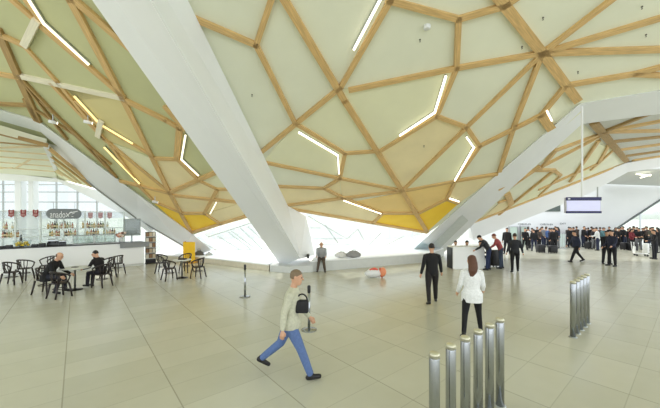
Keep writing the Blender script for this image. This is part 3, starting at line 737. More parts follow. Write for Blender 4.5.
# walking man on the right and the pair
person('man in a dark blue top walking left with a wide stride across the open floor', G(576, 262), 84, 1.78, lean=4, hip=(26, -24), knee=(4, 16), sh=(-10, 18), elb=(20, 30), top=(34, 40, 62), legs=(18, 18, 22), hair=(24, 20, 20))
person('man in black standing with his back turned, left one of the close pair', G(606.5, 264), 160, 1.74, sh=(30, 20), elb=(70, 40), top=(24, 24, 28), legs=(20, 20, 24), hair=(20, 18, 18))
person('man in navy standing close beside the man in black, right one of the pair', G(612, 266), 100, 1.8, sh=(20, 10), elb=(40, 30), top=(36, 40, 60), legs=(20, 20, 26), hair=(28, 24, 22))
person('person in dark clothes near the right edge beside the white trolley', G(654.5, 259), 60, 1.72, sh=(20, 40), elb=(60, 70), top=(30, 30, 34), legs=(24, 26, 34), hair=(26, 22, 22))
# queue of travellers
cols = {'black': (24, 24, 28), 'navy': (36, 42, 66), 'blue': (74, 104, 160), 'grey': (118, 120, 124), 'white': (214, 216, 216), 'maroon': (110, 34, 44), 'brown': (70, 58, 52), 'olive': (72, 72, 60), 'teal': (90, 130, 136)}
crowd = [ # px, feet y, yaw, colour, legs, where
 (525,250,170,'black','black','at the left end of the far queue'), (529,248.5,20,'white','black','second from the left in the far queue'), (534,251,-20,'black','navy','left of the dark luggage in the far queue'),
 (539,249,190,'brown','black','behind the dark luggage in the far queue'), (543.5,247.5,10,'grey','navy','between the two luggage piles of the far queue'), (546.5,247,0,'blue','navy','beside the second luggage pile of the far queue'),
 (550,251,200,'navy','black','just behind the second luggage pile of the far queue'), (554,252,-30,'black','black','right of the second luggage pile of the far queue'), (558.5,248.5,40,'navy','grey','left of the teal stand in the far queue'),
 (570,247.5,170,'black','black','right of the teal stand in the far queue'), (574,246.5,0,'brown','black','behind the striding man in the far queue'), (583,247,200,'black','navy','just right of the striding man in the far queue'),
 (591.5,246,-40,'black','black','left of the pale dressed queue member'), (594.5,249.5,150,'black','grey','with dark hair between the crowd and the close pair'), (598,250.5,30,'white','navy','in front of the sloping wall edge'),
 (602,247.5,-160,'teal','black','just left of the close pair'), (618,248,170,'black','black','first right of the close pair'), (624.5,248,20,'black','navy','second right of the close pair'),
 (631,250.5,190,'maroon','black','under the window left of the mullion'), (633.8,246.6,-20,'black','black','behind the maroon top under the window'), (638.5,249.5,160,'black','grey','right at the window mullion'),
 (648,248,10,'brown','black','behind the white trolley by the window'), (651,250.5,180,'olive','navy','by the window between trolley and right edge'), (659,253,0,'black','black','cut by the right edge of the photo')]
for k, (x, y, yw, c, l, wh) in enumerate(crowd):
    person('far traveller in a %s top %s' % (c, wh), G(x, y), yw, 1.56+.15*random.random(), lean=random.uniform(0, 8), hip=(random.uniform(-6, 6), random.uniform(-4, 8)),
           knee=(3, 5), sh=(random.uniform(-5, 40), random.uniform(-5, 40)), elb=(random.uniform(10, 70), random.uniform(10, 70)), head=(random.uniform(-5, 15), random.uniform(-30, 30)),
           top=cols[c], legs=cols[l], hair=random.choice([(26, 22, 20), (44, 34, 28), (20, 18, 18)]), hairstyle='long' if k % 5 == 3 else 'short', girl=k % 5 == 3, group='travellers in the far queue')
extra = [('dark-clothed distant traveller in the thick of the far queue left of the screen', 'far queue left of the screen', (527.3,246,531.5,246.3,537,246.2,541.5,245.8,545,245.6,548.6,245.4,552.5,246,556,246)),
 ('dark-clothed distant traveller in the thick of the far queue under the hanging screen', 'far queue under the screen', (568.5,245.4,572.5,245,577,245.2,586,245.6,588.3,246.4,592,245.6,596.5,246,600,245.3,604.5,245.4)),
 ('dark-clothed distant traveller in the thick of the far queue under the right window', 'far queue under the right window', (609.5,245.4,614.5,246,616.5,245.4,620.7,245.6,622.8,246.2,627,245.6,629.5,246.6,633,245.4,637.4,245.6,643,245.6,645.5,246.4,649.6,245.4,654,246,657,245.4))]
PLACED = [G(q[0], q[1]) for q in crowd]
for lab, grp, xy in extra:
    for k in range(0, len(xy), 2):
        c = random.choice(['black', 'black', 'navy', 'brown'])
        ds = [24.3+.1*q for q in range(21)]
        dbest = max(ds, key=lambda d: min((Vector(((xy[k]-HX)*d/F, d, 0))-q).length for q in PLACED))
        pp = Vector(((xy[k]-HX)*dbest/F, dbest, 0)); PLACED.append(pp)
        person(lab, pp, random.uniform(0, 360), 1.5+.12*random.random(), lean=random.uniform(0, 6), hip=(random.uniform(-4, 4), random.uniform(-4, 6)), knee=(2, 4),
               sh=(random.uniform(-5, 40), random.uniform(-5, 40)), elb=(random.uniform(10, 70), random.uniform(10, 70)), abd=(4, 4), top=cols[c], legs=cols['black'], hair=(26, 22, 20), group=grp)
for x, y, wd_, hh, lab in ((537,252,.46,.55,'dark luggage pile in the left part of the far queue, left one'), (549,252.5,.46,.52,'dark luggage pile in the left part of the far queue, right one'),
                          (586,248.5,.6,.55,'wide dark suitcase behind the striding man'), (621,249.5,.55,.55,'wide dark suitcase right of the close pair'), (628,250,.5,.55,'dark suitcase at the feet of the maroon top')):
    suitcase(lab, G(x, y)+Vector((0, -.35, 0)), R(random.uniform(-8, 8)), wd_, .34, hh, handle=False, group='dark luggage of the far queue')
# teal stand and white trolley
q = G(562.5, 248.5); r = thing('barrier_stand', 'pale teal glass barrier stand in the far queue', 'barrier', q)
for x in (-.2, 0, .2):
    bm = bmesh.new(); lathe(bm, [(.1, 0), (.1, .02), (.025, .03), (.025, 1.2)], 10, (x, 0, 0)); mesh_obj('post', bm, ALU, r)
for x0 in (-.18, .02):
    bm = bmesh.new(); box(bm, x0, x0+.16, -.01, .01, .15, 1.1); mesh_obj('glass_panel', bm, mat('teal_glass', (196, 212, 210), .2), r)
q = G(641, 256); r = thing('luggage_trolley', 'white tubular luggage trolley near the right window', 'trolley', q, R(60)); r.scale = (.8, .8, .85)
TW = mat('white_tube', (226, 228, 228), .4)
bm = bmesh.new(); box(bm, -.3, .3, -.4, .4, .16, .2, .01); mesh_obj('platform', bm, TW, r)
bm = bmesh.new(); tube(bm, [(-.28, .4, .2), (-.28, .5, 1.0), (.28, .5, 1.0), (.28, .4, .2)], .025, 8); mesh_obj('push_handle', bm, TW, r)
bm = bmesh.new(); box(bm, -.26, .26, .36, .4, .2, .7, .01); mesh_obj('back_panel', bm, TW, r)
for x, y in ((-.25, -.3), (.25, -.3), (-.25, .3), (.25, .3)):
    bm = bmesh.new(); tube(bm, [(x-.02, y, .07), (x+.02, y, .07)], .07, 12); tube(bm, [(x, y, .07), (x, y, .17)], .015, 6); mesh_obj('wheel', bm, BLACK, r)
q = G(655, 251); suitcase('white suitcase standing on the floor right of the trolley', G(646, 254), R(30), .4, .25, .7, (220, 222, 222), handle=False)

# seated man on the ledge
q = P(321.5, 272, 14.0); q.z = 0
person('older man in a grey shirt and brown trousers sitting on the white ledge', q, 180, 1.68, lean=14, hip=(76, 78), knee=(76, 72), sh=(30, 30), elb=(62, 62), abd=(5, 5), head=(14, 0), bald=True, splay=9, hem=.0, top=(158, 160, 162), legs=(78, 66, 54), shoe=(60, 50, 44), hair=(176, 168, 160), near=True, topname='shirt')
for x, y, wd_, hh, c, lab in ((341.2, 259.8, .5, .3, (216, 216, 214), 'pale lumpy bag on the ledge beside the sitting man'), (353.5, 259.5, .55, .36, (150, 150, 150), 'grey rounded rucksack on the ledge, right of the pale bag')):
    q = P(x, y, 14.6); q.z = .5
    r = thing('travel_bag', lab, 'bag', q, R(14), 'bags on the ledge')
    bm = bmesh.new(); n = 14
    tube(bm, [(-wd_/2, 0, hh*.4), (-wd_*.3, 0, hh*.48), (0, 0, hh*.5), (wd_*.3, .02, hh*.45), (wd_/2, 0, hh*.36)], [hh*.3, hh*.45, hh*.5, hh*.44, hh*.3], 14, round_end=True)
    for v in bm.verts: v.co.z = max(0, v.co.z)
    mesh_obj('bag_body', bm, mat('bag_%d_%d_%d' % c, c, .8, var=.15, scale=18, bump=.4), r, True)
    bm = bmesh.new(); tube(bm, [(-.1, -hh*.3, hh*.75), (-.08, -hh*.25, hh*1.1), (.08, -hh*.25, hh*1.1), (.1, -hh*.3, hh*.75)], .015, 6); mesh_obj('handle', bm, FRAME, r, True)
    bm = bmesh.new(); box(bm, -wd_*.25, wd_*.25, -hh*.56, -hh*.3, hh*.1, hh*.5, .03); mesh_obj('pocket', bm, mat('bag_%d_%d_%d' % c, c), r, True)
# kiddie car on the floor
q = G(373.5, 277.5)
toy_n = 1
r = thing('ride_on_toy', 'white and red rounded ride-on toy with an orange ball on the floor by the ledge', 'toy', q, R(12))
TOYW = mat('toy_white', (226, 228, 230), .3, var=.03); TOYR = mat('toy_red', (214, 88, 66), .4, var=.1); TOYO = mat('toy_orange', (236, 150, 110), .4, var=.06)
bm = bmesh.new(); tube(bm, [(-.36, 0, .22), (-.18, 0, .25), (.08, 0, .25), (.28, 0, .22)], [.16, .25, .25, .17], 18, round_end=True)
for v in bm.verts: v.co.z = max(.02, v.co.z)
mesh_obj('toy_body', bm, TOYW, r, True)
bm = bmesh.new(); tube(bm, [(-.2, -.08, .44), (.02, -.08, .47), (.16, -.08, .44)], [.07, .1, .07], 12, round_end=True); mesh_obj('cushion', bm, TOYR, r, True)
bm = bmesh.new(); ell(bm, (.52, -.06, .3), .19, .19, .25, n=20, mm=14); mesh_obj('ball', bm, TOYO, r, True)
bm = bmesh.new(); tube(bm, [(.36, -.05, .3+.22), (.4, -.05, .1), (.5, -.05, .02)], [.05, .05, .04], 10); mesh_obj('neck', bm, TOYR, r, True)
r.scale = (.74, .74, .74)
# wall socket on column side
o_ = P(308, 256.5, 14.2); bm = bmesh.new(); box(bm, -.05, .05, -.04, .3, -.09, .09, .01); o = mesh_obj('socket_box', bm, BLACK); o.location = o_; tag(o, 'small dark box fixed low on the white wall left of the sitting man', 'socket')

# ------------------------------------------------------------------ cafe chairs and tables
def cafe_chair():
    r = thing('cafe_chair', '', 'chair', (0, 0, 0))
    bm = bmesh.new(); n = 24
    lathe(bm, [(.005, .435), (.2, .435), (.215, .445), (.215, .462), (.2, .47), (.005, .462)], 24)
    for v in bm.verts: v.co.y *= .98
    mesh_obj('seat', bm, DARKWOOD, r, True)
    for sx in (-1, 1):
        bm = bmesh.new(); tube(bm, [(sx*.15, .15, .44), (sx*.185, .19, .2), (sx*.2, .21, 0)], [.028, .026, .022], 8); mesh_obj('leg', bm, DARKWOOD, r, True)
        bm = bmesh.new(); tube(bm, [(sx*.17, -.16, .44), (sx*.19, -.2, .2), (sx*.21, -.24, 0)], [.028, .026, .022], 8); mesh_obj('leg', bm, DARKWOOD, r, True)
    bm = bmesh.new(); pts = []
    for k in range(21):
        a = PI*(k/20); y = -.24*math.sin(a)+.12*abs(math.cos(a))**2; x = -.255*math.cos(a)
        pts.append((x, y, .66+.15*math.sin(a)**.8))
    tube(bm, pts, .026, 8, round_end=True); mesh_obj('back_rail', bm, DARKWOOD, r, True)
    for k in (5, 7, 9, 11, 13, 15):
        p = pts[k]; bm = bmesh.new(); tube(bm, [(p[0]*.85, -.17+abs(p[0])*.25, .46), ((p[0]*.93), p[1]*.95, .62), p], .014, 6); mesh_obj('spindle', bm, DARKWOOD, r, True)
    for sx in (-1, 1):
        bm = bmesh.new(); tube(bm, [(sx*.2, .06, .455), (sx*.245, .1, .57), (sx*.255, .12, .665)], .02, 8); mesh_obj('arm_post', bm, DARKWOOD, r, True)
    bm = bmesh.new(); n = 20
    tube(bm, [(.165*math.cos(2*PI*k/n), .17*math.sin(2*PI*k/n), .27) for k in range(n+1)], .013, 6); mesh_obj('stretcher_ring', bm, DARKWOOD, r, True)
    return r
ch = cafe_chair(); firstc = True
for x, d, yaw, lab in [
 (11.5, 11.1, -75, 'empty dark bentwood armchair at the far left of the cafe, left of its pair'),
 (24.5, 11.9, 10, 'empty dark bentwood armchair at the far left near the bar, right of its pair'),
 (45, 9.85, -85, 'dark bentwood armchair under the balding man in black'),
 (60, 9.35, -18, 'empty dark bentwood armchair with its back to us before the seated pair'),
 (102, 10.75, 80, 'dark bentwood armchair under the dark-haired person in black'),
 (108, 12.3, 150, 'dark bentwood armchair half hidden behind the dark-haired seated person'),
 (47, 12.6, 160, 'dark bentwood armchair half hidden behind the balding man, close to the bar'),
 (117, 13.1, 70, 'dark bentwood armchair alone before the right part of the bar'),
 (162.5, 13.4, -80, 'dark bentwood armchair at the back left of the table by the yellow board'),
 (169.5, 11.9, -40, 'dark bentwood armchair at the front left of the table by the yellow board'),
 (186, 13.5, 175, 'dark bentwood armchair behind the round table, right before the yellow board'),
 (198, 12.3, 85, 'dark bentwood armchair right of the table by the yellow board')]:
    o = ch if firstc else copy_tree(ch); firstc = False
    p = P(x, 216, d); o.location = (p.x, p.y, 0); o.rotation_euler = (0, 0, R(yaw)); tag(o, lab, 'chair', 'bentwood cafe chairs')
def cafe_table(x, d, top, label, rad):
    p = P(x, 216, d); r = thing('cafe_table', label, 'table', (p.x, p.y, 0), 0, 'round cafe tables')
    bm = bmesh.new(); lathe(bm, [(.01, top-.03), (rad-.01, top-.03), (rad, top-.02), (rad, top-.008), (rad-.01, top), (.01, top)], 32); mesh_obj('tabletop', bm, mat('pale_tabletop', (212, 214, 208), .35), r, True)
    bm = bmesh.new(); lathe(bm, [(.03, .03), (.03, top-.05), (.12, top-.032)], 14); mesh_obj('pedestal', bm, ALU, r, True)
    bm = bmesh.new(); lathe(bm, [(.22, 0), (.22, .012), (.05, .035), (.03, .05)], 24); mesh_obj('base', bm, BLACK, r, True)
    return p
tp = cafe_table(75, 10.3, .76, 'round pale cafe table between the two seated people', .42)
tq = cafe_table(182, 12.3, .74, 'round pale cafe table with empty chairs by the yellow board', .35)
# seated couple
p = P(46.5, 216, 9.8); p.z = 0
def sit(label, x, d, yaw, **k):
    p = P(x, 216, d); p.z = 0
    fw = Vector((-math.sin(R(yaw)), math.cos(R(yaw)), 0))
    return person(label, p+fw*.0, yaw, **k)
sit('balding man in a black coat seated left of the cafe table', 47, 9.8, -80, h=1.78, lean=30, hip=(84, 80), knee=(84, 96), sh=(52, 46), elb=(36, 40), head=(-8, 0), top=(20, 20, 22), legs=(30, 32, 46), hair=(90, 70, 56), bald=True, near=True, topname='coat', hem=.1)
sit('dark-haired person in black seated right of the cafe table, hand near chin', 101, 10.7, 82, h=1.68, lean=16, hip=(86, 80), knee=(84, 70), sh=(48, 70), elb=(40, 100), head=(6, 0), top=(24, 20, 22), legs=(32, 30, 40), hair=(22, 18, 18), near=True, topname='jacket')
# small things on tables
bm = bmesh.new(); box(bm, -.09, .09, -.05, .05, 0, .02, .005); o = mesh_obj('tray', bm, BLACK); o.location = (tp.x, tp.y, .76); tag(o, 'small dark tray lying on the table between the two seated people', 'tray')
bm = bmesh.new(); box(bm, -.14, .14, -.1, .1, 0, .05, .015); o = mesh_obj('handbag', bm, mat('bag_black', (26, 24, 26), .6)); o.location = (tq.x+.02, tq.y, .74); tag(o, 'flat black bag lying on the round table by the yellow board', 'bag')

# ------------------------------------------------------------------ bar
b0, b1 = G(-60, 283), G(144, 265)
bx = (b1-b0); BL = bx.length; bang = math.atan2(bx.y, bx.x)
r = thing('bar_counter', 'long white cafe bar counter with a dark worktop', 'counter', b0, bang)
bm = bmesh.new(); box(bm, 0, BL, 0, .12, .1, 1.14, .01); mesh_obj('front_panel', bm, WHITE2, r)
bm = bmesh.new(); box(bm, 0, BL, .03, .1, 0, .1); mesh_obj('kick_board', bm, GREYW, r)
bm = bmesh.new(); box(bm, 0, BL, .12, .75, 0, 1.12); mesh_obj('carcass', bm, GREYW, r)
bm = bmesh.new(); box(bm, -.02, BL+.02, -.02, .78, 1.14, 1.18, .008); mesh_obj('worktop', bm, mat('dark_worktop', (52, 54, 58), .4), r)
bpy.context.view_layer.update()
def onbar(x, off=.4, z=1.18):
    """point on the counter above photo column x"""
    # intersect ground ray direction with counter line
    n = Vector((-math.sin(bang), math.cos(bang), 0)); q0 = b0+n*off; rr = Vector(((x-HX)/F, 1, 0))
    t = q0.dot(n)/rr.dot(n); v = rr*t; v.z = z; return v
v = onbar(135, -.05); bm = bmesh.new(); box(bm, -.62, .62, -.03, .03, 0, .26, .005); o = mesh_obj('menu_board', bm, mat('grey_board', (136, 140, 142), .5)); o.location = (v.x, v.y, .93); o.rotation_euler = (0, 0, bang); tag(o, 'grey board fixed on the right end of the white bar counter', 'board')
# shelves behind the bar
sh0 = onbar(-40, 2.3, 0); sh1 = onbar(124, 2.3, 0); sx_ = (sh1-sh0); SL = sx_.length
r = thing('back_shelf', 'tall pale glass shelving behind the bar holding bottles', 'shelf', sh0, bang)
TOPZ = 2.5-(210-HY)*-1*0+ .0
def zat(y, d): return H+(HY-y)*d/F
dd = (onbar(60, 2.3).y)
SZ = [1.0, zat(235.8, dd), zat(228.3, dd)]
zt = zat(211, dd)
SHM = mat('pale_shelf', (226, 234, 230), .35)
for k in range(8):
    x = SL*k/7; bm = bmesh.new(); box(bm, x-.03, x+.03, -.15, .15, 0, zt, .005); mesh_obj('upright', bm, SHM, r)
for z in SZ+[zt]:
    bm = bmesh.new(); box(bm, .03, SL-.03, -.16, .14, z-.03, z, .003); mesh_obj('shelf_board', bm, SHM, r)
bm = bmesh.new(); box(bm, 0, SL, .15, .18, 0, zt); mesh_obj('back_panel', bm, glass_mat('frosted_back', (246, 248, 248), .04, .25), r)
def shelfpt(x, z, off=2.2): return onbar(x, off, z)
# bottles
bcols = [('dark', (60, 44, 34)), ('brown', (160, 116, 76)), ('green', (142, 154, 112)), ('amber', (206, 176, 110)), ('clear', (226, 228, 216)), ('red-labelled', (176, 120, 104))]
protos = {}
def bottle(cn, col):
    rr = thing('bottle', '', 'bottle', (0, 0, 0)); m = mat('bottle_'+cn.replace('-', '_'), col, .25, var=.05)
    bm = bmesh.new(); lathe(bm, [(.036, 0), (.042, .01), (.042, .19), (.034, .22), (.016, .25), (.014, .31)], 12); mesh_obj('bottle_body', bm, m, rr, True)
    bm = bmesh.new(); lathe(bm, [(.017, .305), (.017, .335)], 10); mesh_obj('cap', bm, BLACK, rr, True)
    bm = bmesh.new(); lathe(bm, [(.0432, .06), (.0432, .15)], 12); mesh_obj('paper_label', bm, mat('paper', (220, 206, 170), .7), rr, True)
    return rr
used = set()
for row, (z, xs) in enumerate(((SZ[2], [4, 6.5, 12.5, 48, 50.2, 52.5, 54.8, 57, 60, 62.2, 65, 67.4, 70, 72.5, 83, 85.2, 87.5, 89.6, 92, 94.2, 96.4, 98.6, 100.8, 103, 105.4, 107.6]),
                               (SZ[1], [3, 5, 7, 9, 11.2, 13.4, 15.6, 18, 50, 52.2, 54.5, 56.8, 59, 64, 66.2, 68.5, 70.7, 73, 75.2, 85, 87.1, 89.2, 91.3, 93.5, 95.6, 98, 104, 106.1, 108.2, 110.3, 112.4, 114.5]))):
    for k, x in enumerate(xs):
        cn, col = bcols[(k*5+row*2+int(x)) % 6]
        if cn not in protos: protos[cn] = bottle(cn, col); o = protos[cn]
        else: o = copy_tree(protos[cn])
        o.location = shelfpt(x, z); o.scale = (1, 1, random.uniform(.85, 1.12))
        tag(o, '%s bottle on the %s bottle shelf behind the bar, %s' % (cn, ('upper', 'lower')[row], 'left of the posters gap' if x < 30 else ('below the grey oval sign' if x < 80 else 'under the three faded posters')), 'bottle', '%s bottles on the %s bar shelf, %s part' % (cn, ('upper', 'lower')[row], 'left' if x < 30 else ('middle' if x < 80 else 'right')))
# crest shaped posters
def crest(x, y, wpx, hpx, col, label, grp):
    v = onbar(x, 2.05, 0); d = v.y; z = zat(y, d); wv = (onbar(x-wpx/2, 2.05)-onbar(x+wpx/2, 2.05)).length; hv = hpx*d/F
    rr = thing('crest_sign', label, 'sign', (v.x, v.y, z), bang, grp)
    bm = bmesh.new(); pts = [(-.5, .42), (-.3, .5), (-.12, .42), (.12, .42), (.3, .5), (.5, .42), (.46, -.1), (.5, -.28), (.2, -.38), (0, -.5), (-.2, -.38), (-.5, -.28), (-.46, -.1)]
    slab(bm, [Vector((a*wv, 0, b*hv)) for a, b in pts], Vector((0, .03, 0))); mesh_obj('shield', bm, mat('crest_%d' % col[0], col, .6), rr)
    for sx in (-1, 1):
        bm = bmesh.new(); slab(bm, [Vector((sx*a*wv, -.008, b*hv)) for a, b in ((.06, .36), (.2, .36), (.14, .02), (.08, .02))], Vector((0, .01, 0))); mesh_obj('white_figure', bm, mat('crest_pale', (226, 200, 196), .6), rr)
    bm = bmesh.new(); slab(bm, [Vector((a*wv, -.008, b*hv)) for a, b in ((-.34, -.14), (.34, -.14), (.3, -.22), (-.3, -.22))], Vector((0, .01, 0))); mesh_obj('white_band', bm, mat('crest_pale', (226, 200, 196), .6), rr)
    bm = bmesh.new(); tube(bm, [(0, .02, hv*.42), (0, .02, zt-z+.03)], .008, 6); mesh_obj('hanger', bm, FRAME, rr)
for k, x in enumerate((11.2, 23.3, 35.6)): crest(x, 213.5, 6, 8, (150, 62, 62), 'dark red crest sign above the bar, %s of the three left of the oval sign' % ('leftmost', 'middle', 'rightmost')[k], 'dark red crest signs above the bar')
for k, x in enumerate((90.5, 100.5, 109.7)): crest(x, 215.5, 4.6, 6.5, (190, 140, 144), 'faded red crest sign above the bar, %s of the three right of the oval sign' % ('leftmost', 'middle', 'rightmost')[k], 'faded red crest signs above the bar')
# oval sign
v = onbar(64.3, 1.98, 0); d = v.y; z = zat(213.8, d); wv = (onbar(46.3, 1.98)-onbar(82, 1.98)).length; hv = 10*d/F
r = thing('oval_sign', 'grey oval sign with white lettering hanging over the bar', 'sign', (v.x, v.y, z), bang)
bm = bmesh.new(); n = 14; pts = []
for k in range(n+1): a = -PI/2+PI*k/n; pts.append(Vector((wv/2-hv/2+hv/2*math.cos(a), 0, hv/2*math.sin(a))))
for k in range(n+1): a = PI/2+PI*k/n; pts.append(Vector((-wv/2+hv/2+hv/2*math.cos(a), 0, hv/2*math.sin(a))))
slab(bm, pts, Vector((0, .06, 0))); mesh_obj('sign_board', bm, mat('sign_grey', (122, 128, 130), .4, var=.08), r)
t_ = text_obj('lettering', 'anado', hv*.95, (-.18*wv, -.012, -.1*hv), 0, mat('sign_white', (244, 246, 246), .4), r, wv*.42)
bm = bmesh.new()
for (x0, z0, x1, z1, w_) in ((.05, -.28, .2, .22, .035), (.05, .1, .13, -.28, .03), (.2, -.25, .26, -.3, .03), (.14, .1, .38, .26, .04), (.22, -.02, .3, .1, .025)):
    a = Vector((x0*wv, -.012, z0*hv)); b = Vector((x1*wv, -.012, z1*hv)); tt = (b-a).normalized(); nn = Vector((-tt.z, 0, tt.x))*w_*.5
    slab(bm, [a-nn, b-nn, b+nn, a+nn], Vector((0, .01, 0)))
mesh_obj('emblem', bm, mat('sign_white', (244, 246, 246), .4), r)
for sx in (-1, 1):
    bm = bmesh.new(); tube(bm, [(sx*wv*.3, .03, hv*.45), (sx*wv*.3, .03, hv*1.2)], .01, 6); mesh_obj('hanger', bm, FRAME, r)
# glass display cases on the counter
for k, (x0, x1) in enumerate(((73, 93.5), (95, 115))):
    a, b = onbar(x0, .4), onbar(x1, .4); L_ = (b-a).length; hh = 9*a.y/F
    r = thing('display_case', 'glass display case on the bar counter, %s one of two' % ('left', 'right')[k], 'display case', a, bang, 'glass display cases on the bar')
    bm = bmesh.new()
    for x in (0, L_):
        for y in (-.22, .22): box(bm, x-.012, x+.012, y-.012, y+.012, 0, hh)
    for y in (-.22, .22): box(bm, .012, L_-.012, y-.012, y+.012, hh-.03, hh); box(bm, .012, L_-.012, y-.012, y+.012, 0, .05)
    mesh_obj('frame', bm, FRAME, r)
    bm = bmesh.new(); box(bm, .012, L_-.012, -.215, .215, hh*.5-.008, hh*.5); mesh_obj('glass_shelf', bm, GLASS2, r)
    bm = bmesh.new(); box(bm, .01, L_-.01, -.23, -.222, .05, hh-.03); mesh_obj('front_glass', bm, GLASS2, r)
    bm = bmesh.new(); box(bm, .0, L_, -.22, .22, hh, hh+.02); mesh_obj('top_glass', bm, GLASS2, r)
# bowls of lemons, machines and clutter along the counter
def fruit_bowl(x, label):
    v = onbar(x, .3); r = thing('glass_bowl', label, 'bowl', v)
    bm = bmesh.new(); lathe(bm, [(.08, 0), (.11, .02), (.19, .2), (.2, .28), (.185, .28), (.17, .19), (.09, .04), (.01, .03)], 20); mesh_obj('bowl_body', bm, GLASS, r, True)
    for k in range(11):
        a = k*2.4; rr = .1 if k < 7 else .05; zz = .07+.055*(k//4)
        bm = bmesh.new(); ell(bm, (0, 0, 0), .05, .04, .04, n=10, mm=8); o = mesh_obj('lemon', bm, mat('lemon', (244, 206, 40), .45, var=.1), None, True)
        o.location = v+Vector((rr*math.cos(a), rr*math.sin(a), zz+.02)); o.rotation_euler = (a, .4*k, a)
        tag(o, 'yellow lemon in the glass bowl, %s' % label.split(',')[-1].strip(), 'lemon', 'lemons in the bowl, %s' % label.split(',')[-1].strip())
fruit_bowl(19, 'glass bowl of lemons on the bar counter, left one'); fruit_bowl(25.5, 'glass bowl of lemons on the bar counter, right one')
def coffee_machine(x, label, w=.5, h=.36, col=(54, 56, 60)):
    v = onbar(x, .45); r = thing('coffee_machine', label, 'machine', v, bang)
    m = mat('machine_%d' % col[0], col, .35, var=.1)
    bm = bmesh.new(); box(bm, -w/2, w/2, -.05, .2, 0, h, .02); mesh_obj('machine_body', bm, m, r)
    bm = bmesh.new(); box(bm, -w/2, w/2, -.22, -.05, h*.66, h, .015); mesh_obj('group_head', bm, ALU, r)
    bm = bmesh.new(); box(bm, -w/2, w/2, -.22, -.05, 0, h*.12, .008); mesh_obj('drip_tray', bm, BLACK, r)
    for sx in (-.25, .25):
        bm = bmesh.new(); tube(bm, [(sx*w, -.14, h*.66), (sx*w, -.14, h*.5), (sx*w, -.3, h*.5)], .018, 8); mesh_obj('portafilter', bm, BLACK, r)
coffee_machine(53, 'black coffee machine on the bar counter above the balding man', .36, .28, (120, 124, 126))
coffee_machine(62.5, 'small dark red and black machine right of the coffee machine on the bar', .26, .22, (120, 92, 90))
for x0, x1, hh, lab in ((-4, 13, .14, 'row of dark trays on the bar counter at the far left'), (31, 46, .17, 'row of dark trays on the bar counter right of the lemons'), (46.5, 49.5, .26, 'dark upright caddy on the bar counter left of the coffee machine')):
    a, b = onbar(x0, .2), onbar(x1, .2); L_ = (b-a).length
    r = thing('serving_tray', lab, 'tray', a, bang); n = max(2, int(L_/.28))
    for k in range(n):
        bm = bmesh.new(); x = L_*k/n; box(bm, x+.01, x+L_/n-.01, -.16, .16, 0, hh*(.6+.4*((k*7) % 3)/2), .015); mesh_obj('tray', bm, mat('tray_dark', (40, 42, 46), .5, var=.2), r)
bm = bmesh.new(); lathe(bm, [(.05, 0), (.05, .3), (.02, .4), (.02, .52)], 12); o = mesh_obj('dark_bottle', bm, BLACK, None, True); o.location = onbar(21, .62); tag(o, 'tall dark bottle standing behind the lemon bowls', 'bottle')
# flowers
v = onbar(121, .4); r = thing('flower_vase', 'bunch of pale pink and brown flowers at the right end of the bar', 'flowers', v)
bm = bmesh.new(); lathe(bm, [(.07, 0), (.1, .05), (.09, .18), (.06, .22)], 14); mesh_obj('vase', bm, WHITE, r, True)
for k in range(16):
    a = k*2.4; rr = .05+.17*((k*5) % 7)/7; bm = bmesh.new(); ell(bm, (rr*math.cos(a), rr*math.sin(a)*.7, .3+.22*((k*3) % 5)/5), .07, .07, .06)
    mesh_obj('bloom', bm, mat('bloom%d' % (k % 3), [(214, 150, 130), (120, 84, 62), (226, 206, 190)][k % 3], .7), r, True)
# glazed wall cabinet
v = onbar(132, .9, 0); d = v.y; w_ = 13*d/F
r = thing('glazed_cabinet', 'grey glazed wall cabinet right of the bar shelves', 'cabinet', (v.x, v.y, zat(235, d)), bang)
hh = 16*d/F; bm = bmesh.new()
box(bm, -w_/2, w_/2, .1, .14, 0, hh); 
for x in (-w_/2, w_/2): box(bm, x-.02, x+.02, -.2, .1, 0, hh)
for z in (0, hh): box(bm, -w_/2-.02, w_/2+.02, -.2, .14, z-.02, z+.02)
mesh_obj('cabinet_body', bm, mat('cabinet_grey', (150, 160, 158), .4), r)
for z in (.33, .66):
    bm = bmesh.new(); box(bm, -w_/2+.02, w_/2-.02, -.18, .1, hh*z-.01, hh*z+.01); mesh_obj('shelf_board', bm, FRAME, r)
bm = bmesh.new(); box(bm, -w_/2+.02, w_/2-.02, -.215, -.2, .02, hh-.02); mesh_obj('door', bm, GLASS2, r)
bm = bmesh.new(); tube(bm, [(0, .12, -.02), (0, .12, -zat(235, d)+.0)], .04, 10); mesh_obj('post', bm, ALU, r)
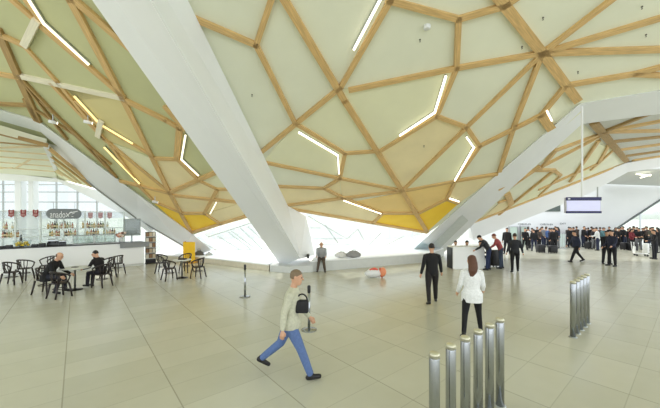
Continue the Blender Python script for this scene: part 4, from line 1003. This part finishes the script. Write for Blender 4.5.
# magazine stand at the end of the bar
q = G(151, 263.5); r = thing('magazine_stand', 'tall narrow stand of brown and white leaflets at the right end of the bar', 'stand', q, bang); r.scale = (.8, .8, .95)
bm = bmesh.new(); box(bm, -.3, .3, .12, .16, .05, 1.75, .005); box(bm, -.32, .32, -.2, .2, 0, .05, .005); mesh_obj('stand_frame', bm, BLACK, r)
for k in range(5):
    z = .3+k*.3; bm = bmesh.new(); box(bm, -.3, .3, -.06, .12, z-.04, z, .003); hb = mesh_obj('shelf_board', bm, FRAME, r)
    for j in range(3):
        bm = bmesh.new(); x = -.28+j*.19; box(bm, x, x+.16, .04, .07, z+.002, z+.22); o = mesh_obj('leaflet', bm, mat('leaf%d' % ((j+k) % 3), [(232, 226, 212), (150, 116, 84), (206, 190, 160)][(j+k) % 3], .6))
        o.location = q; o.scale = (.8, .8, .95); o.rotation_euler = (0, 0, bang); tag(o, 'leaflet in the tall narrow stand at the right end of the bar', 'leaflet', 'leaflets in the stand by the bar')
# yellow board
q = G(188.5, 263); r = thing('yellow_board', 'bright yellow upright board by the foot of the left slanted column', 'board', q, R(-8))
YEL = mat('board_yellow', (244, 196, 24), .5, var=.04); ORG = mat('board_edge', (206, 150, 30), .5)
bm = bmesh.new(); box(bm, -.32, .36, 0, .04, .06, 1.12, .01); mesh_obj('front_panel', bm, YEL, r)
bm = bmesh.new(); slab(bm, [Vector((-.32, .04, .06)), Vector((-.32, .04, 1.12)), Vector((-.5, .5, 1.12)), Vector((-.5, .5, .06))], Vector((.04, 0, 0))); mesh_obj('side_panel', bm, ORG, r)
bm = bmesh.new(); box(bm, -.34, .38, -.1, .5, 0, .06, .01); mesh_obj('base', bm, ORG, r)
for x, lab, s in ((199, 'dark peaked bag on the low ledge right of the yellow board', 1), (209, 'small white and grey bag on the low ledge further right of the yellow board', .7)):
    q = P(x, 253, 17.0); q.z = .31
    r = thing('handbag', lab, 'bag', q, .2); m = mat('hb%d' % x, (88, 88, 84) if s == 1 else (190, 192, 190), .7)
    bm = bmesh.new(); secs = [[Vector((a*s, b*s, z*s)) for a, b in ((-w_, -.1), (w_, -.1), (w_, .1), (-w_, .1))] for z, w_ in ((0, .26), (.16, .2), (.26, .05))]
    loft(bm, secs); mesh_obj('bag_body', bm, m, r)
    bm = bmesh.new(); tube(bm, [(-.08*s, 0, .2*s), (-.05*s, 0, .36*s), (.05*s, 0, .36*s), (.08*s, 0, .2*s)], .012, 6); mesh_obj('handle', bm, m, r)
